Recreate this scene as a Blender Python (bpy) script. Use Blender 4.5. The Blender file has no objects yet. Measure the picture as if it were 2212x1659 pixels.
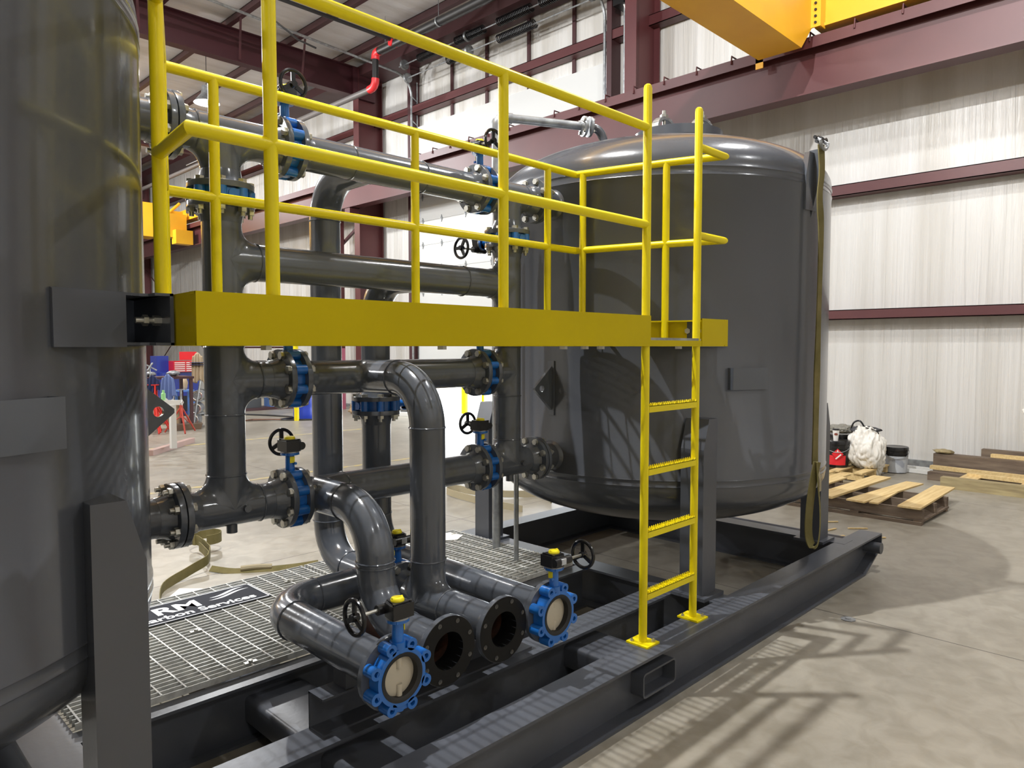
import bpy, math, random
from mathutils import Vector as V, Matrix as MX
random.seed(7)
R=math.radians; PI=math.pi
S=bpy.context.scene; COL=S.collection
# ------------------------------------------------------------------ camera
cd=bpy.data.cameras.new('camera'); cam=bpy.data.objects.new('camera',cd); COL.objects.link(cam); S.camera=cam
th=R(2.917); al=R(44.67)
fw=V((math.cos(al)*math.cos(th),math.sin(al)*math.cos(th),-math.sin(th))); rt=V((math.sin(al),-math.cos(al),0)); up=rt.cross(fw)
cam.matrix_world=MX(((rt.x,up.x,-fw.x,0),(rt.y,up.y,-fw.y,0),(rt.z,up.z,-fw.z,1.78),(0,0,0,1)))
cd.sensor_fit='HORIZONTAL'; cd.sensor_width=36; cd.lens=1560/2212*36; cd.clip_start=.02; cd.clip_end=300
# ------------------------------------------------------------------ world and exposure
w=bpy.data.worlds.new('daylight'); S.world=w; w.use_nodes=True
w.node_tree.nodes['Background'].inputs[0].default_value=(.86,.93,1,1); w.node_tree.nodes['Background'].inputs[1].default_value=13.0
S.view_settings.view_transform='Standard'; S.view_settings.look='None'; S.view_settings.gamma=1; S.view_settings.exposure=-0.12
try: S.view_settings.use_curve_mapping=False
except Exception: pass
# ceiling lamps: positions (the lamp builder below hangs a fixture at each one)
LAMPS=[(1.8,3.35,8.1,2700),(7.1,16.9,7.35,1150),(.6,17,7.8,2000),(6.9,1.4,8.3,880),(5.6,9.4,8.2,420),(5.5,-4.4,8.2,420),(-5.5,5,8.0,2000),(-6.5,17,8.0,1700),(7,27,7.8,1000),(-1,27,7.8,1300),(-1.5,-5.2,8.0,300)]
# ------------------------------------------------------------------ materials
def mat(name,col,rough=.5,metal=0,bump=None,var=None,coat=0,spec=.5,emit=None,stretch=None,edge=None):
    m=bpy.data.materials.new(name); m.use_nodes=True; nt=m.node_tree; b=nt.nodes['Principled BSDF']
    b.inputs['Base Color'].default_value=(*col,1); b.inputs['Roughness'].default_value=rough; b.inputs['Metallic'].default_value=metal
    b.inputs['Coat Weight'].default_value=coat; b.inputs['Coat Roughness'].default_value=.08; b.inputs['Specular IOR Level'].default_value=spec
    if emit: b.inputs['Emission Color'].default_value=(*emit[0],1); b.inputs['Emission Strength'].default_value=emit[1]
    tc=nt.nodes.new('ShaderNodeTexCoord'); mp=nt.nodes.new('ShaderNodeMapping'); nt.links.new(tc.outputs['Object'],mp.inputs[0])
    if stretch: mp.inputs['Scale'].default_value=stretch
    if var:   # (scale, second colour, low, high)
        n=nt.nodes.new('ShaderNodeTexNoise'); n.inputs['Scale'].default_value=var[0]; n.inputs['Detail'].default_value=6; nt.links.new(mp.outputs[0],n.inputs['Vector'])
        r=nt.nodes.new('ShaderNodeValToRGB'); r.color_ramp.elements[0].position=var[2]; r.color_ramp.elements[1].position=var[3]
        r.color_ramp.elements[0].color=(*var[1],1); r.color_ramp.elements[1].color=(*col,1)
        nt.links.new(n.outputs['Fac'],r.inputs[0]); nt.links.new(r.outputs[0],b.inputs['Base Color'])
    if bump:  # (scale, strength, distance)
        n=nt.nodes.new('ShaderNodeTexNoise'); n.inputs['Scale'].default_value=bump[0]; n.inputs['Detail'].default_value=3; nt.links.new(mp.outputs[0],n.inputs['Vector'])
        bp=nt.nodes.new('ShaderNodeBump'); bp.inputs['Strength'].default_value=bump[1]; bp.inputs['Distance'].default_value=bump[2]
        nt.links.new(n.outputs['Fac'],bp.inputs['Height']); nt.links.new(bp.outputs[0],b.inputs['Normal'])
    return m
GRAY=mat('grey_gloss_paint',(.088,.097,.114),.2,bump=(55,.10,.004),coat=.35)
TANK=mat('grey_tank_paint',(.072,.077,.088),.24,bump=(38,.13,.004),coat=.3)
SKID=mat('grey_skid_paint',(.080,.086,.102),.34,bump=(40,.12,.003),var=(3,(.064,.069,.080),.35,.65))
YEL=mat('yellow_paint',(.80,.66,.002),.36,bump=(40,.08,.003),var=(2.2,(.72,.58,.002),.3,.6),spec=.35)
YELSHADE=mat('yellow_paint_shaded',(.56,.44,.002),.45,bump=(30,.08,.003),var=(1.6,(.49,.38,.002),.3,.7),spec=.12)  # same yellow darkened: shade on plates facing away from the lamps is in the colour
BLUE=mat('blue_valve_paint',(.012,.13,.46),.25,bump=(60,.10,.003),coat=.3)
BLK=mat('black_gearbox',(.008,.008,.009),.32)
WHEEL=mat('black_wheel',(.006,.006,.007),.22)
RUB=mat('black_rubber',(.012,.012,.012),.6)
CAPY=mat('yellow_cap',(.85,.72,.01),.4)
CREAM=mat('cream_disc',(.50,.45,.35),.45,bump=(30,.1,.002))
ZINC=mat('zinc_bolt',(.50,.49,.44),.32,.85,bump=(90,.1,.001))
GALV=mat('galvanised_steel',(.42,.44,.45),.42,.75,var=(14,(.26,.27,.28),.35,.65))
GRATE=mat('grating_steel',(.66,.66,.62),.5,.15,var=(25,(.45,.45,.43),.3,.6))
FGASK=mat('dark_flange_face',(.006,.006,.006),.42,spec=.2)
RUST=mat('rusty_bore',(.10,.028,.008),.8,var=(9,(.02,.01,.006),.35,.65))
RED=mat('oxide_red_steel',(.092,.023,.024),.45,var=(.8,(.070,.017,.019),.3,.7))
REDR=mat('maroon_rafter_paint',(.055,.012,.017),.45,var=(.8,(.045,.010,.014),.3,.7))
REDD=mat('dark_oxide_steel',(.055,.018,.020),.5)
CRANE=mat('crane_yellow',(.84,.45,.018),.4,var=(1.2,(.74,.36,.014),.3,.7))
WHITE=mat('white_door_panel',(.60,.61,.60),.35)
REDF=mat('red_fitting',(.60,.02,.025),.4)
PIPEG=mat('dull_grey_pipe',(.10,.09,.085),.5)
PIPEB=mat('black_iron_pipe',(.014,.013,.013),.45)
WOOD=mat('fresh_pine',(.72,.55,.27),.65,var=(3,(.60,.42,.18),.35,.65),stretch=(1,12,12),bump=(30,.2,.003))
WOODG=mat('weathered_wood',(.20,.15,.105),.8,var=(3,(.10,.07,.05),.3,.7),stretch=(8,1,8),bump=(30,.3,.004))
WOODP=mat('treated_timber',(.40,.33,.17),.75,var=(3,(.22,.17,.09),.3,.7),stretch=(8,1,8))
CLOTHW=mat('white_cloth',(.78,.76,.70),.85,bump=(14,.4,.02))
OLIVE=mat('olive_webbing',(.11,.095,.025),.85,bump=(60,.5,.003),var=(7,(.19,.155,.06),.3,.7))
OLIVEP=mat('pale_webbing',(.36,.31,.20),.9,bump=(60,.5,.003))
SIGNB=mat('sign_navy',(.004,.006,.014),.6,spec=.15)
SIGNW=mat('sign_white',(.80,.82,.84),.4)
STRIPE=mat('floor_yellow_paint',(.55,.43,.14),.5,var=(8,(.40,.36,.26),.4,.6))
PINK=mat('pink_steel',(.55,.16,.24),.5)
NAVY=mat('navy_cloth',(.02,.03,.09),.9); PERI=mat('blue_grey_cloth',(.12,.17,.36),.9); TAN=mat('tan_coat',(.46,.36,.24),.9)
TOOLR=mat('red_enamel',(.50,.015,.02),.3); TOOLB=mat('blue_enamel',(.015,.03,.22),.3); CHROME=mat('chrome',(.7,.7,.7),.15,1)
BARREL=mat('blue_plastic',(.02,.05,.42),.35); BENCHB=mat('bench_blue',(.10,.24,.62),.4); LIME=mat('green_plastic',(.35,.75,.32),.4)
LBL=mat('grey_label',(.50,.52,.54),.5,var=(9,(.34,.36,.40),.42,.5)); LBLR=mat('red_label',(.68,.02,.03),.4); LBLW=mat('white_label',(.8,.8,.78),.5)
CARD=mat('cardboard',(.33,.22,.12),.8); BLKP=mat('black_pail_plastic',(.010,.010,.011),.25); WHTP=mat('white_plastic',(.75,.75,.72),.4)

def floor_mat():
    m=mat('polished_concrete',(.30,.275,.235),.38); nt=m.node_tree; b=nt.nodes['Principled BSDF']; N=nt.nodes.new; L=nt.links.new
    tc=N('ShaderNodeTexCoord')
    n1=N('ShaderNodeTexNoise'); n1.inputs['Scale'].default_value=.55; n1.inputs['Detail'].default_value=8; n1.inputs['Roughness'].default_value=.65; n1.inputs['Distortion'].default_value=.8; L(tc.outputs['Object'],n1.inputs['Vector'])
    n2=N('ShaderNodeTexNoise'); n2.inputs['Scale'].default_value=7; n2.inputs['Detail'].default_value=8; n2.inputs['Distortion'].default_value=.7; L(tc.outputs['Object'],n2.inputs['Vector'])
    r1=N('ShaderNodeValToRGB'); e=r1.color_ramp.elements; e[0].position=.32; e[0].color=(.235,.212,.170,1); e[1].position=.68; e[1].color=(.375,.345,.285,1); L(n1.outputs['Fac'],r1.inputs[0])
    r2=N('ShaderNodeValToRGB'); e=r2.color_ramp.elements; e[0].position=.36; e[0].color=(.80,.79,.76,1); e[1].position=.60; e[1].color=(1,1,1,1); L(n2.outputs['Fac'],r2.inputs[0])
    mx=N('ShaderNodeMix'); mx.data_type='RGBA'; mx.blend_type='MULTIPLY'; mx.inputs[0].default_value=1; L(r1.outputs[0],mx.inputs[6]); L(r2.outputs[0],mx.inputs[7])
    sp=N('ShaderNodeSeparateXYZ'); L(tc.outputs['Object'],sp.inputs[0])
    last=None
    for ax,off,per in (('X',4.90,4.57),('Y',5.59,7.62)):
        a=N('ShaderNodeMath'); a.operation='SUBTRACT'; a.inputs[1].default_value=off; L(sp.outputs[ax],a.inputs[0])
        p=N('ShaderNodeMath'); p.operation='PINGPONG'; p.inputs[1].default_value=per/2; L(a.outputs[0],p.inputs[0])
        g=N('ShaderNodeMath'); g.operation='LESS_THAN'; g.inputs[1].default_value=.004; L(p.outputs[0],g.inputs[0])
        if last:
            o=N('ShaderNodeMath'); o.operation='MAXIMUM'; L(last.outputs[0],o.inputs[0]); L(g.outputs[0],o.inputs[1]); last=o
        else: last=g
    m2=N('ShaderNodeMix'); m2.data_type='RGBA'; L(last.outputs[0],m2.inputs[0]); L(mx.outputs[2],m2.inputs[6]); m2.inputs[7].default_value=(.05,.042,.035,1)
    L(m2.outputs[2],b.inputs['Base Color'])
    rr=N('ShaderNodeMapRange'); L(n2.outputs['Fac'],rr.inputs[0]); rr.inputs[3].default_value=.30; rr.inputs[4].default_value=.55; L(rr.outputs[0],b.inputs['Roughness'])
    bp=N('ShaderNodeBump'); bp.inputs['Strength'].default_value=.12; bp.inputs['Distance'].default_value=.01; L(n2.outputs['Fac'],bp.inputs['Height']); L(bp.outputs[0],b.inputs['Normal'])
    return m
FLOOR=floor_mat()
def vinyl(name,sc,col):
    m=mat(name,col,.34); nt=m.node_tree; b=nt.nodes['Principled BSDF']; N=nt.nodes.new; L=nt.links.new
    tc=N('ShaderNodeTexCoord')
    def tex(scale,s,d=4,dist=0):
        mp=N('ShaderNodeMapping'); mp.inputs['Scale'].default_value=s; L(tc.outputs['Object'],mp.inputs[0])
        n=N('ShaderNodeTexNoise'); n.inputs['Scale'].default_value=scale; n.inputs['Detail'].default_value=d; n.inputs['Distortion'].default_value=dist; L(mp.outputs[0],n.inputs['Vector']); return n
    a=tex(1,sc[0],6,.3); c=tex(1,sc[1],3,.2)
    ad=N('ShaderNodeMath'); ad.operation='ADD'; L(a.outputs['Fac'],ad.inputs[0]); L(c.outputs['Fac'],ad.inputs[1])
    bp=N('ShaderNodeBump'); bp.inputs['Strength'].default_value=.8; bp.inputs['Distance'].default_value=.035; L(ad.outputs[0],bp.inputs['Height']); L(bp.outputs[0],b.inputs['Normal'])
    r=N('ShaderNodeValToRGB'); r.color_ramp.elements[0].position=.3; r.color_ramp.elements[0].color=(col[0]*.8,col[1]*.78,col[2]*.74,1); r.color_ramp.elements[1].position=.6; r.color_ramp.elements[1].color=(*col,1)
    L(c.outputs['Fac'],r.inputs[0]); L(r.outputs[0],b.inputs['Base Color'])
    return m
VINW=vinyl('white_vinyl_wall_insulation',((1,13,.4),(1,2.4,.12)),(.62,.61,.585))
VINC=vinyl('white_vinyl_roof_insulation',((.5,9,1),(.3,2.2,1)),(.78,.76,.76))

# ------------------------------------------------------------------ mesh building
class B:
    def __init__(s): s.v=[]; s.f=[]
    def add(s,vs,fs):
        n=len(s.v); s.v+=[tuple(p) for p in vs]; s.f+=[tuple(i+n for i in f) for f in fs]; return s
    def box(s,x0,y0,z0,x1,y1,z1):
        x0,x1=min(x0,x1),max(x0,x1); y0,y1=min(y0,y1),max(y0,y1); z0,z1=min(z0,z1),max(z0,z1)
        return s.add([(x0,y0,z0),(x1,y0,z0),(x1,y1,z0),(x0,y1,z0),(x0,y0,z1),(x1,y0,z1),(x1,y1,z1),(x0,y1,z1)],[(0,3,2,1),(4,5,6,7),(0,1,5,4),(1,2,6,5),(2,3,7,6),(3,0,4,7)])
    def bar(s,a,b,w,h,upv=(0,0,1)):   # rectangular bar from a to b, w across, h along upv
        a=V(a);b=V(b);d=(b-a).normalized();u=V(upv);sd=d.cross(u)
        if sd.length<1e-4: u=V((1,0,0)); sd=d.cross(u)
        sd.normalize();u=sd.cross(d).normalized();vs=[]
        for p in (a,b):
            for i,j in ((-1,-1),(1,-1),(1,1),(-1,1)): vs.append(p+sd*i*w/2+u*j*h/2)
        return s.add(vs,[(0,1,2,3),(7,6,5,4),(0,4,5,1),(1,5,6,2),(2,6,7,3),(3,7,4,0)])
    def tube(s,pts,r,seg=16,cap=True,r2=None):
        pts=[V(p) for p in pts]; n=len(pts); rs=r if isinstance(r,(list,tuple)) else [r]*n
        t=[]
        for i in range(n):
            a=(pts[i]-pts[i-1]).normalized() if i else None; b=(pts[i+1]-pts[i]).normalized() if i<n-1 else None
            t.append((a,b))
        d0=t[0][1]; u=V((0,0,1)) if abs(d0.z)<.9 else V((1,0,0)); u=(u-d0*u.dot(d0)).normalized(); vs=[];fs=[]
        for i in range(n):
            a,b=t[i]; d=b if a is None else a if b is None else (a+b).normalized()
            if a is not None: # transport
                q=a.cross(d); 
            u=(u-d*u.dot(d)).normalized(); w_=d.cross(u)
            k=1
            if a is not None and b is not None:
                c=max(.3,a.dot(d)); k=1/c; ax=(b-a); 
                if ax.length>1e-5: ax.normalize()
                else: ax=None
            else: ax=None
            for j in range(seg):
                g=2*PI*j/seg; o=u*math.cos(g)*rs[i]+w_*math.sin(g)*rs[i]
                if ax is not None and k>1.0001: o=o+ax*(o.dot(ax))*(k-1)
                vs.append(pts[i]+o)
        for i in range(n-1):
            for j in range(seg):
                j2=(j+1)%seg; fs.append((i*seg+j,i*seg+j2,(i+1)*seg+j2,(i+1)*seg+j))
        if cap: fs.append(tuple(range(seg))[::-1]); fs.append(tuple((n-1)*seg+j for j in range(seg)))
        return s.add(vs,fs)
    def cyl(s,a,b,r,seg=20,cap=True,r2=None): return s.tube([a,b],[r,r if r2 is None else r2],seg,cap)
    def lathe(s,prof,o=(0,0,0),ax=(0,0,1),seg=32,close=False):  # prof [(radius, height)]
        o=V(o);d=V(ax).normalized();u=V((0,0,1)) if abs(d.z)<.9 else V((1,0,0)); u=(u-d*u.dot(d)).normalized(); w_=d.cross(u); vs=[];fs=[]
        for r,h in prof:
            for j in range(seg):
                g=2*PI*j/seg; vs.append(o+d*h+u*math.cos(g)*r+w_*math.sin(g)*r)
        n=len(prof); m=n if close else n-1
        for i in range(m):
            i2=(i+1)%n
            for j in range(seg):
                j2=(j+1)%seg; fs.append((i*seg+j,i*seg+j2,i2*seg+j2,i2*seg+j))
        return s.add(vs,fs)
    def prism(s,poly,o,ux,uy,t):  # polygon in plane (o,ux,uy), extruded by vector t
        o=V(o);ux=V(ux);uy=V(uy);t=V(t);n=len(poly); vs=[o+ux*a+uy*b for a,b in poly]; vs+=[p+t for p in vs]
        fs=[tuple(range(n))[::-1],tuple(range(n,2*n))]+[(i,(i+1)%n,n+(i+1)%n,n+i) for i in range(n)]
        return s.add(vs,fs)
    def ring(s,ro,ri,o,ax,t,seg=32): return s.lathe([(ri,0),(ro,0),(ro,t),(ri,t)],o,ax,seg,True)
    def torus(s,o,ax,r,t,seg=32,k=10): return s.lathe([(r+t*math.cos(2*PI*i/k),t*math.sin(2*PI*i/k)) for i in range(k)],o,ax,seg,True)
    def ibeam(s,a,b,h,w_,tf=.014,tw=.01,upv=(0,0,1)):
        a=V(a);b=V(b);u=V(upv)   # a,b on the bottom line
        s.bar(a+u*tf/2,b+u*tf/2,w_,tf,upv); s.bar(a+u*(h-tf/2),b+u*(h-tf/2),w_,tf,upv); s.bar(a+u*h/2,b+u*h/2,tw,h-2*tf,upv); return s
    def mesh(s,name,smooth=True,ang=35):
        me=bpy.data.meshes.new(name); me.from_pydata(s.v,[],s.f); me.update()
        import bmesh
        bm=bmesh.new(); bm.from_mesh(me); bmesh.ops.recalc_face_normals(bm,faces=bm.faces); bm.to_mesh(me); bm.free()
        if smooth:
            me.shade_smooth(); me.set_sharp_from_angle(angle=R(ang))
        return me
WM={}
def link(name,data,parent=None,M=None):
    o=bpy.data.objects.new(name,data); COL.objects.link(o); M=M or MX.Identity(4); o.matrix_basis=M; WM[o]=M
    if parent is not None: o.parent=parent; o.matrix_parent_inverse=WM[parent].inverted()
    return o
def put(name,b,m,parent=None,M=None,smooth=True,ang=35):
    me=b.mesh(name,smooth,ang); me.materials.append(m); return link(name,me,parent,M)
def tag(o,label,cat,group=None,kind=None):
    o['label']=label; o['category']=cat
    if group: o['group']=group
    if kind: o['kind']=kind
    return o
def thing(name,label,cat,loc=(0,0,0),group=None,kind=None):
    return tag(link(name,None,None,MX.Translation(V(loc))),label,cat,group,kind)
def struct(name,b,m,parent=None,label=None):
    o=put(name,b,m,parent)
    if parent is None: o['kind']='structure'
    if label: o['label']=label
    return o
def inst(name,me,parent,M): return link(name,me,parent,M)
def copy_tree(o,M,**tags):
    c=o.copy(); COL.objects.link(c); c.matrix_basis=M; WM[c]=M
    for k,v in tags.items(): c[k]=v
    def rec(a,b):
        for ch in a.children:
            d=ch.copy(); COL.objects.link(d); d.parent=b; WM[d]=WM.get(ch,MX.Identity(4)); rec(ch,d)
    rec(o,c); return c
def frame(o,z,x=None):  # matrix with local Z along z (and local X along x)
    z=V(z).normalized(); x=V(x) if x else (V((0,0,1)) if abs(z.z)<.9 else V((1,0,0))); x=(x-z*x.dot(z)).normalized(); y=z.cross(x)
    return MX(((x.x,y.x,z.x,o[0]),(x.y,y.y,z.y,o[1]),(x.z,y.z,z.z,o[2]),(0,0,0,1)))
def hexb(b,o,ax,r,t):
    m=frame(o,ax); vs=[m@V((r*math.cos(PI/3*i),r*math.sin(PI/3*i),z)) for z in (0,t) for i in range(6)]
    return b.add(vs,[(5,4,3,2,1,0),(6,7,8,9,10,11)]+[(i,(i+1)%6,6+(i+1)%6,6+i) for i in range(6)])
def arc(c,a,b,n=12):   # quarter arc from c+a to c+b
    c=V(c);a=V(a);b=V(b); return [c+a*math.cos(PI/2*i/n)+b*math.sin(PI/2*i/n) for i in range(n+1)]

# ================================================================== BUILDING
b=B(); b.box(-16,-10,-.1,40,48,0); struct('floor',b,FLOOR)
b=B(); b.box(-16,-10,9.45,12.3,48,9.6); struct('ceiling',b,VINC)
# right wall with the big door opening (y 8.8..15.2, door partly raised) and the far wall sheets
b=B()
for y0,y1,z0,z1 in ((-10,8.8,0,9.5),(15.2,48,0,9.5),(8.8,15.2,7.45,9.5)): b.box(11.9,y0,z0,12.05,y1,z1)
struct('wall_right',b,VINW)
b=B(); b.box(-16,47.9,0,12,48.1,9.5); struct('wall_back',b,VINW)
b=B(); b.box(-16.1,-10,0,-15.9,48,9.5); struct('wall_left',b,VINW)
b=B(); b.box(-16,-10.1,0,12,-9.9,9.5); struct('wall_front',b,VINW)
b=B()
for y0,y1 in ((-10,8.7),(15.3,47)): b.box(11.84,y0,0,11.895,y1,.10)
struct('baseboard_right',b,GALV,label='bright metal base flashing along the insulated wall')
# columns
def column(y,label):
    b=B(); b.box(11.05,y-.125,0,11.07,y+.125,9.2); b.box(11.07,y-.006,0,11.8,y+.006,9.2); b.box(11.8,y-.125,0,11.82,y+.125,9.2)
    b.box(10.75,y-.12,5.32,11.05,y+.12,5.48)
    o=put('steel_column',b,RED); tag(o,label,'column','columns along the insulated wall',kind='structure'); return o
def rafter(y,label):
    b=B(); b.ibeam((-16,y,8.45),(11.5,y,8.45),.75,.25,.02,.012)
    b.box(10.9,y-.12,8.40,11.6,y+.12,9.2)
    for x in (1.2,3.4,5.6,7.8,9.4): b.bar((x,y-.13,8.5),(x-.25,y-.75,9.2),.05,.012)
    o=put('roof_rafter',b,REDR); tag(o,label,'rafter','red steel roof rafters',kind='structure')
colab={-1.0:'dark red wall column outside the right edge, below crane runway',7.9:'dark red wall column right of the overhead door and door track ladder',16.8:'dark red wall column left of the overhead door under the rafter end',25.7:'dark red wall column far left behind the tank and tool area',34.6:'dark red wall column farthest away beside the cross bracing'}
for y,l in colab.items(): column(y,l)
ralab={-1.0:'oxide red roof rafter over the right of the hall',7.9:'oxide red roof rafter running to the column beside the overhead door',16.8:'deep oxide red rafter crossing the upper left behind the yellow rails',25.7:'oxide red rafter visible low at upper left behind the pipes',34.6:'farthest oxide red rafter at upper left'}
for y,l in ralab.items(): rafter(y,l)
k=0
for x in (10.6,9.1,7.6,6.1,4.6,3.1,1.6,.1,-1.4,-2.9):
    b=B(); b.box(x,-9.8,9.20,x+.02,47.8,9.44); b.box(x-.10,-9.8,9.20,x,47.8,9.215); b.box(x,-9.8,9.425,x+.08,47.8,9.44); k+=1
    o=put('roof_purlin',b,REDD); tag(o,'dark red purlin under the white roof insulation','purlin','purlins under the white roof insulation',kind='structure')
b=B(); b.box(11.1,-9.8,9.0,11.85,47.8,9.25); o=put('eave_beam',b,REDD); tag(o,'dark steel eave beam where wall meets roof above the springs','beam',kind='structure')
def girt(z,h,y0,y1,label):
    b=B(); b.box(11.62,y0,z,11.86,y1,z+.012); b.box(11.62,y0,z,11.632,y1,z+h); b.box(11.62,y0,z+h-.012,11.86,y1,z+h)
    o=put('wall_girt',b,RED); tag(o,label,'girt','horizontal wall girts',kind='structure')
girt(2.21,.15,-9.8,8.6,'dark red wall girt lowest on the right wall, at chest height')
girt(4.12,.17,-9.8,8.6,'dark red wall girt halfway up the right wall')
girt(7.77,.20,-9.8,47,'dark red wall girt just above the overhead door panels')
girt(2.21,.15,15.5,47,'dark red wall girt low behind the work area')
# cross bracing far left
b=B()
for a,c in (((11.6,25.9,.3),(11.6,34.4,5.2)),((11.6,34.4,.3),(11.6,25.9,5.2))): b.tube([a,c],.02,8)
b.bar((11.55,17.2,5.3),(11.3,19.6,3.9),.07,.07)
o=put('cross_bracing',b,REDD); tag(o,'thin crossed steel bracing rods on the far left wall','bracing',kind='structure')

# ---- crane runway
t=thing('crane_runway_beam','long oxide red crane runway beam with capped top flange along the right wall','beam',(10.9,8,5.5))
b=B(); b.bar((10.9,-9.5,5.51),(10.9,47,5.51),.30,.024); b.bar((10.9,-9.5,5.9),(10.9,47,5.9),.014,.76)
put('beam_web',b,RED,t)
b=B(); b.box(10.72,-9.5,6.28,11.08,47,6.30); b.box(10.72,-9.5,6.14,10.732,47,6.28); b.box(11.068,-9.5,6.14,11.08,47,6.28); put('top_channel',b,RED,t)
b=B(); b.bar((10.9,-9.5,6.33),(10.9,47,6.33),.06,.06); put('crane_rail',b,REDD,t)
me=None
bb=B(); bb.tube([(0,0,.02),(-.02,0,.09),(-.20,0,.09),(-.22,0,-.04)],.012,8); hm=bb.mesh('rail_hook'); hm.materials.append(RED)
for i in range(24): inst('rail_hook',hm,t,MX.Translation((10.92,2.0+i*.62,6.27)))
# ---- overhead crane
t=thing('overhead_crane','amber yellow bridge crane with box girder resting on the right runway','crane',(10.3,4.7,6.0))
b=B(); prof=[(-14,0),(10.28,0),(10.72,.48),(10.75,.95),(-14,.95)]
b.prism([(x,z) for x,z in prof],(0,4.42,6.0),(1,0,0),(0,0,1),(0,.64,0)); put('box_girder',b,CRANE,t)
b=B(); b.box(10.75,1.9,6.42,11.02,4.42,6.85); b.box(10.72,1.9,6.40,11.08,4.42,6.44); put('end_truck',b,CRANE,t)
b=B(); b.box(10.58,4.28,6.36,10.60,4.42,7.0); b.box(10.60,4.28,6.36,10.75,4.30,7.0); put('splice_plate',b,CRANE,t)
for i in range(6):
    q=B(); hexb(q,(10.58,4.35,6.42+i*.09),(-1,0,0),.02,.02); put('bolt',q,BLK,t)
b=B(); b.box(10.72,5.20,6.05,10.74,5.32,6.36); b.box(10.72,5.06,6.36,10.76,5.32,6.42); put('rail_sweep',b,CRANE,t)
t=thing('overhead_crane','amber yellow bridge crane far away at left beyond the near tank','crane',(9,28,5.4))
b=B(); b.box(-14,27.6,5.75,9.7,28.4,6.95); put('box_girder',b,CRANE,t)
b=B(); b.box(10.7,26.2,6.46,11.05,30.2,6.85); b.box(9.7,27.8,6.46,10.8,28.2,6.8); put('end_truck',b,CRANE,t)
b=B(); b.box(10.0,27.2,5.75,10.6,27.6,6.6); b.box(10.1,26.9,5.5,10.7,27.3,6.0); b.tube([(9.9,27.3,6.5),(10.4,27.3,7.0)],.05,8); put('hoist_motor',b,CRANE,t)

# ---- overhead door (partly raised) with tracks and springs
D=link('door_1',None,None,MX.Translation((11.8,12,1.35))); D['kind']='structure'
zs=[1.35,1.96,2.57,3.18,3.79,4.40,5.01,5.62,6.23,7.45]
for i in range(len(zs)-1):
    b=B(); b.box(11.76,8.95,zs[i]+.003,11.80,15.05,zs[i+1]-.003); b.box(11.80,8.90,zs[i]-.02,11.83,15.1,zs[i+1]+.0); put('door_section',b,WHITE,D)
hb=B(); hb.prism([(0,-.09),(.035,0),(0,.09),(-.035,0)],(0,0,0),(0,1,0),(0,0,1),(-.02,0,0)); hb.box(-.035,-.012,-.03,-.015,.012,.03); hme=hb.mesh('hinge'); hme.materials.append(GALV)
for z in zs[1:-1]:
    for y in (9.2,10.5,11.4,12.3,13.2,14.1,14.85): inst('hinge',hme,D,MX.Translation((11.76,y,z)))
for y,s in ((15.12,1),(8.92,-1)):
    t_=B(); pts=[(11.62,y,.02),(11.62,y,8.2)]+arc((11.12,y,8.2),(.5,0,0),(0,0,.5),8)+[(4.5,y,9.0)]
    t_.tube(pts,.030,8); t_.tube([(11.80,y+s*.0,.02),(11.80,y,8.6)],.022,8)
    for z in (2.2,3.4,4.6,5.8,6.9,7.6,8.2): t_.bar((11.62,y,z),(11.80,y,z-.1),.03,.03)
    put('door_track',t_,GALV,D)
b=B(); b.cyl((11.3,8.7,8.88),(11.3,15.2,8.88),.016,10); b.cyl((11.3,8.7,8.52),(11.3,14.9,8.52),.016,10); put('spring_shaft',b,GALV,D)
b=B()
for y,z in ((14.98,8.88),(14.85,8.52),(12.6,8.88),(12.55,8.55),(9.0,8.6)): b.lathe([(.0,-.03),(.12,-.03),(.10,0),(.12,.03),(0,.03)],(11.3,y,z),(0,1,0),20)
put('cable_drum',b,GALV,D)
def spring(y0,y1,z):
    q=B(); n=int(abs(y1-y0)/.045); pts=[]
    for i in range(n*10+1):
        g=2*PI*i/10; pts.append((11.3+.085*math.cos(g),y0+(y1-y0)*i/(n*10),z+.085*math.sin(g)))
    q.tube(pts,.014,5); put('torsion_spring',q,BLK,D)
for y0,y1,z in ((14.4,13.5,8.88),(13.0,12.05,8.88),(11.6,10.6,8.88),(10.35,9.3,8.88),(13.3,12.75,8.52),(11.6,10.5,8.52)): spring(y0,y1,z)
b=B()
for y in (9.9,11.2,12.55,13.8): b.box(11.84,y-.04,7.4,11.88,y+.04,9.2)
for y in (8.80,15.2): b.box(11.60,y-.06,0,11.9,y+.06,9.1)
put('door_frame',b,REDD,D)
# jamb post assembly near px 750 and the pink striped posts
b=B(); b.box(11.15,18.0,1.75,11.4,18.25,5.5); t=thing('door_post','oxide red steel post left of the wall column with its lower part painted pink','post',(11.27,18.1,0)); put('post_shaft',b,RED,t)
b=B(); b.box(11.15,18.0,0,11.4,18.25,1.75); put('pink_base',b,PINK,t)
b=B(); b.cyl((12.9,14.55,0),(12.9,14.55,1.15),.09,16); b.lathe([(.09,0),(.06,.05),(0,.07)],(12.9,14.55,1.15)); o=put('bollard',b,YEL); tag(o,'thick yellow bollard in the bright doorway','bollard')
b=B(); b.cyl((12.6,13.5,0),(12.6,13.5,1.25),.035,12); b.box(12.5,13.4,0,12.7,13.6,.02); o=put('bollard',b,YEL); tag(o,'thin yellow post right of the thick bollard in the doorway','bollard')

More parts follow.
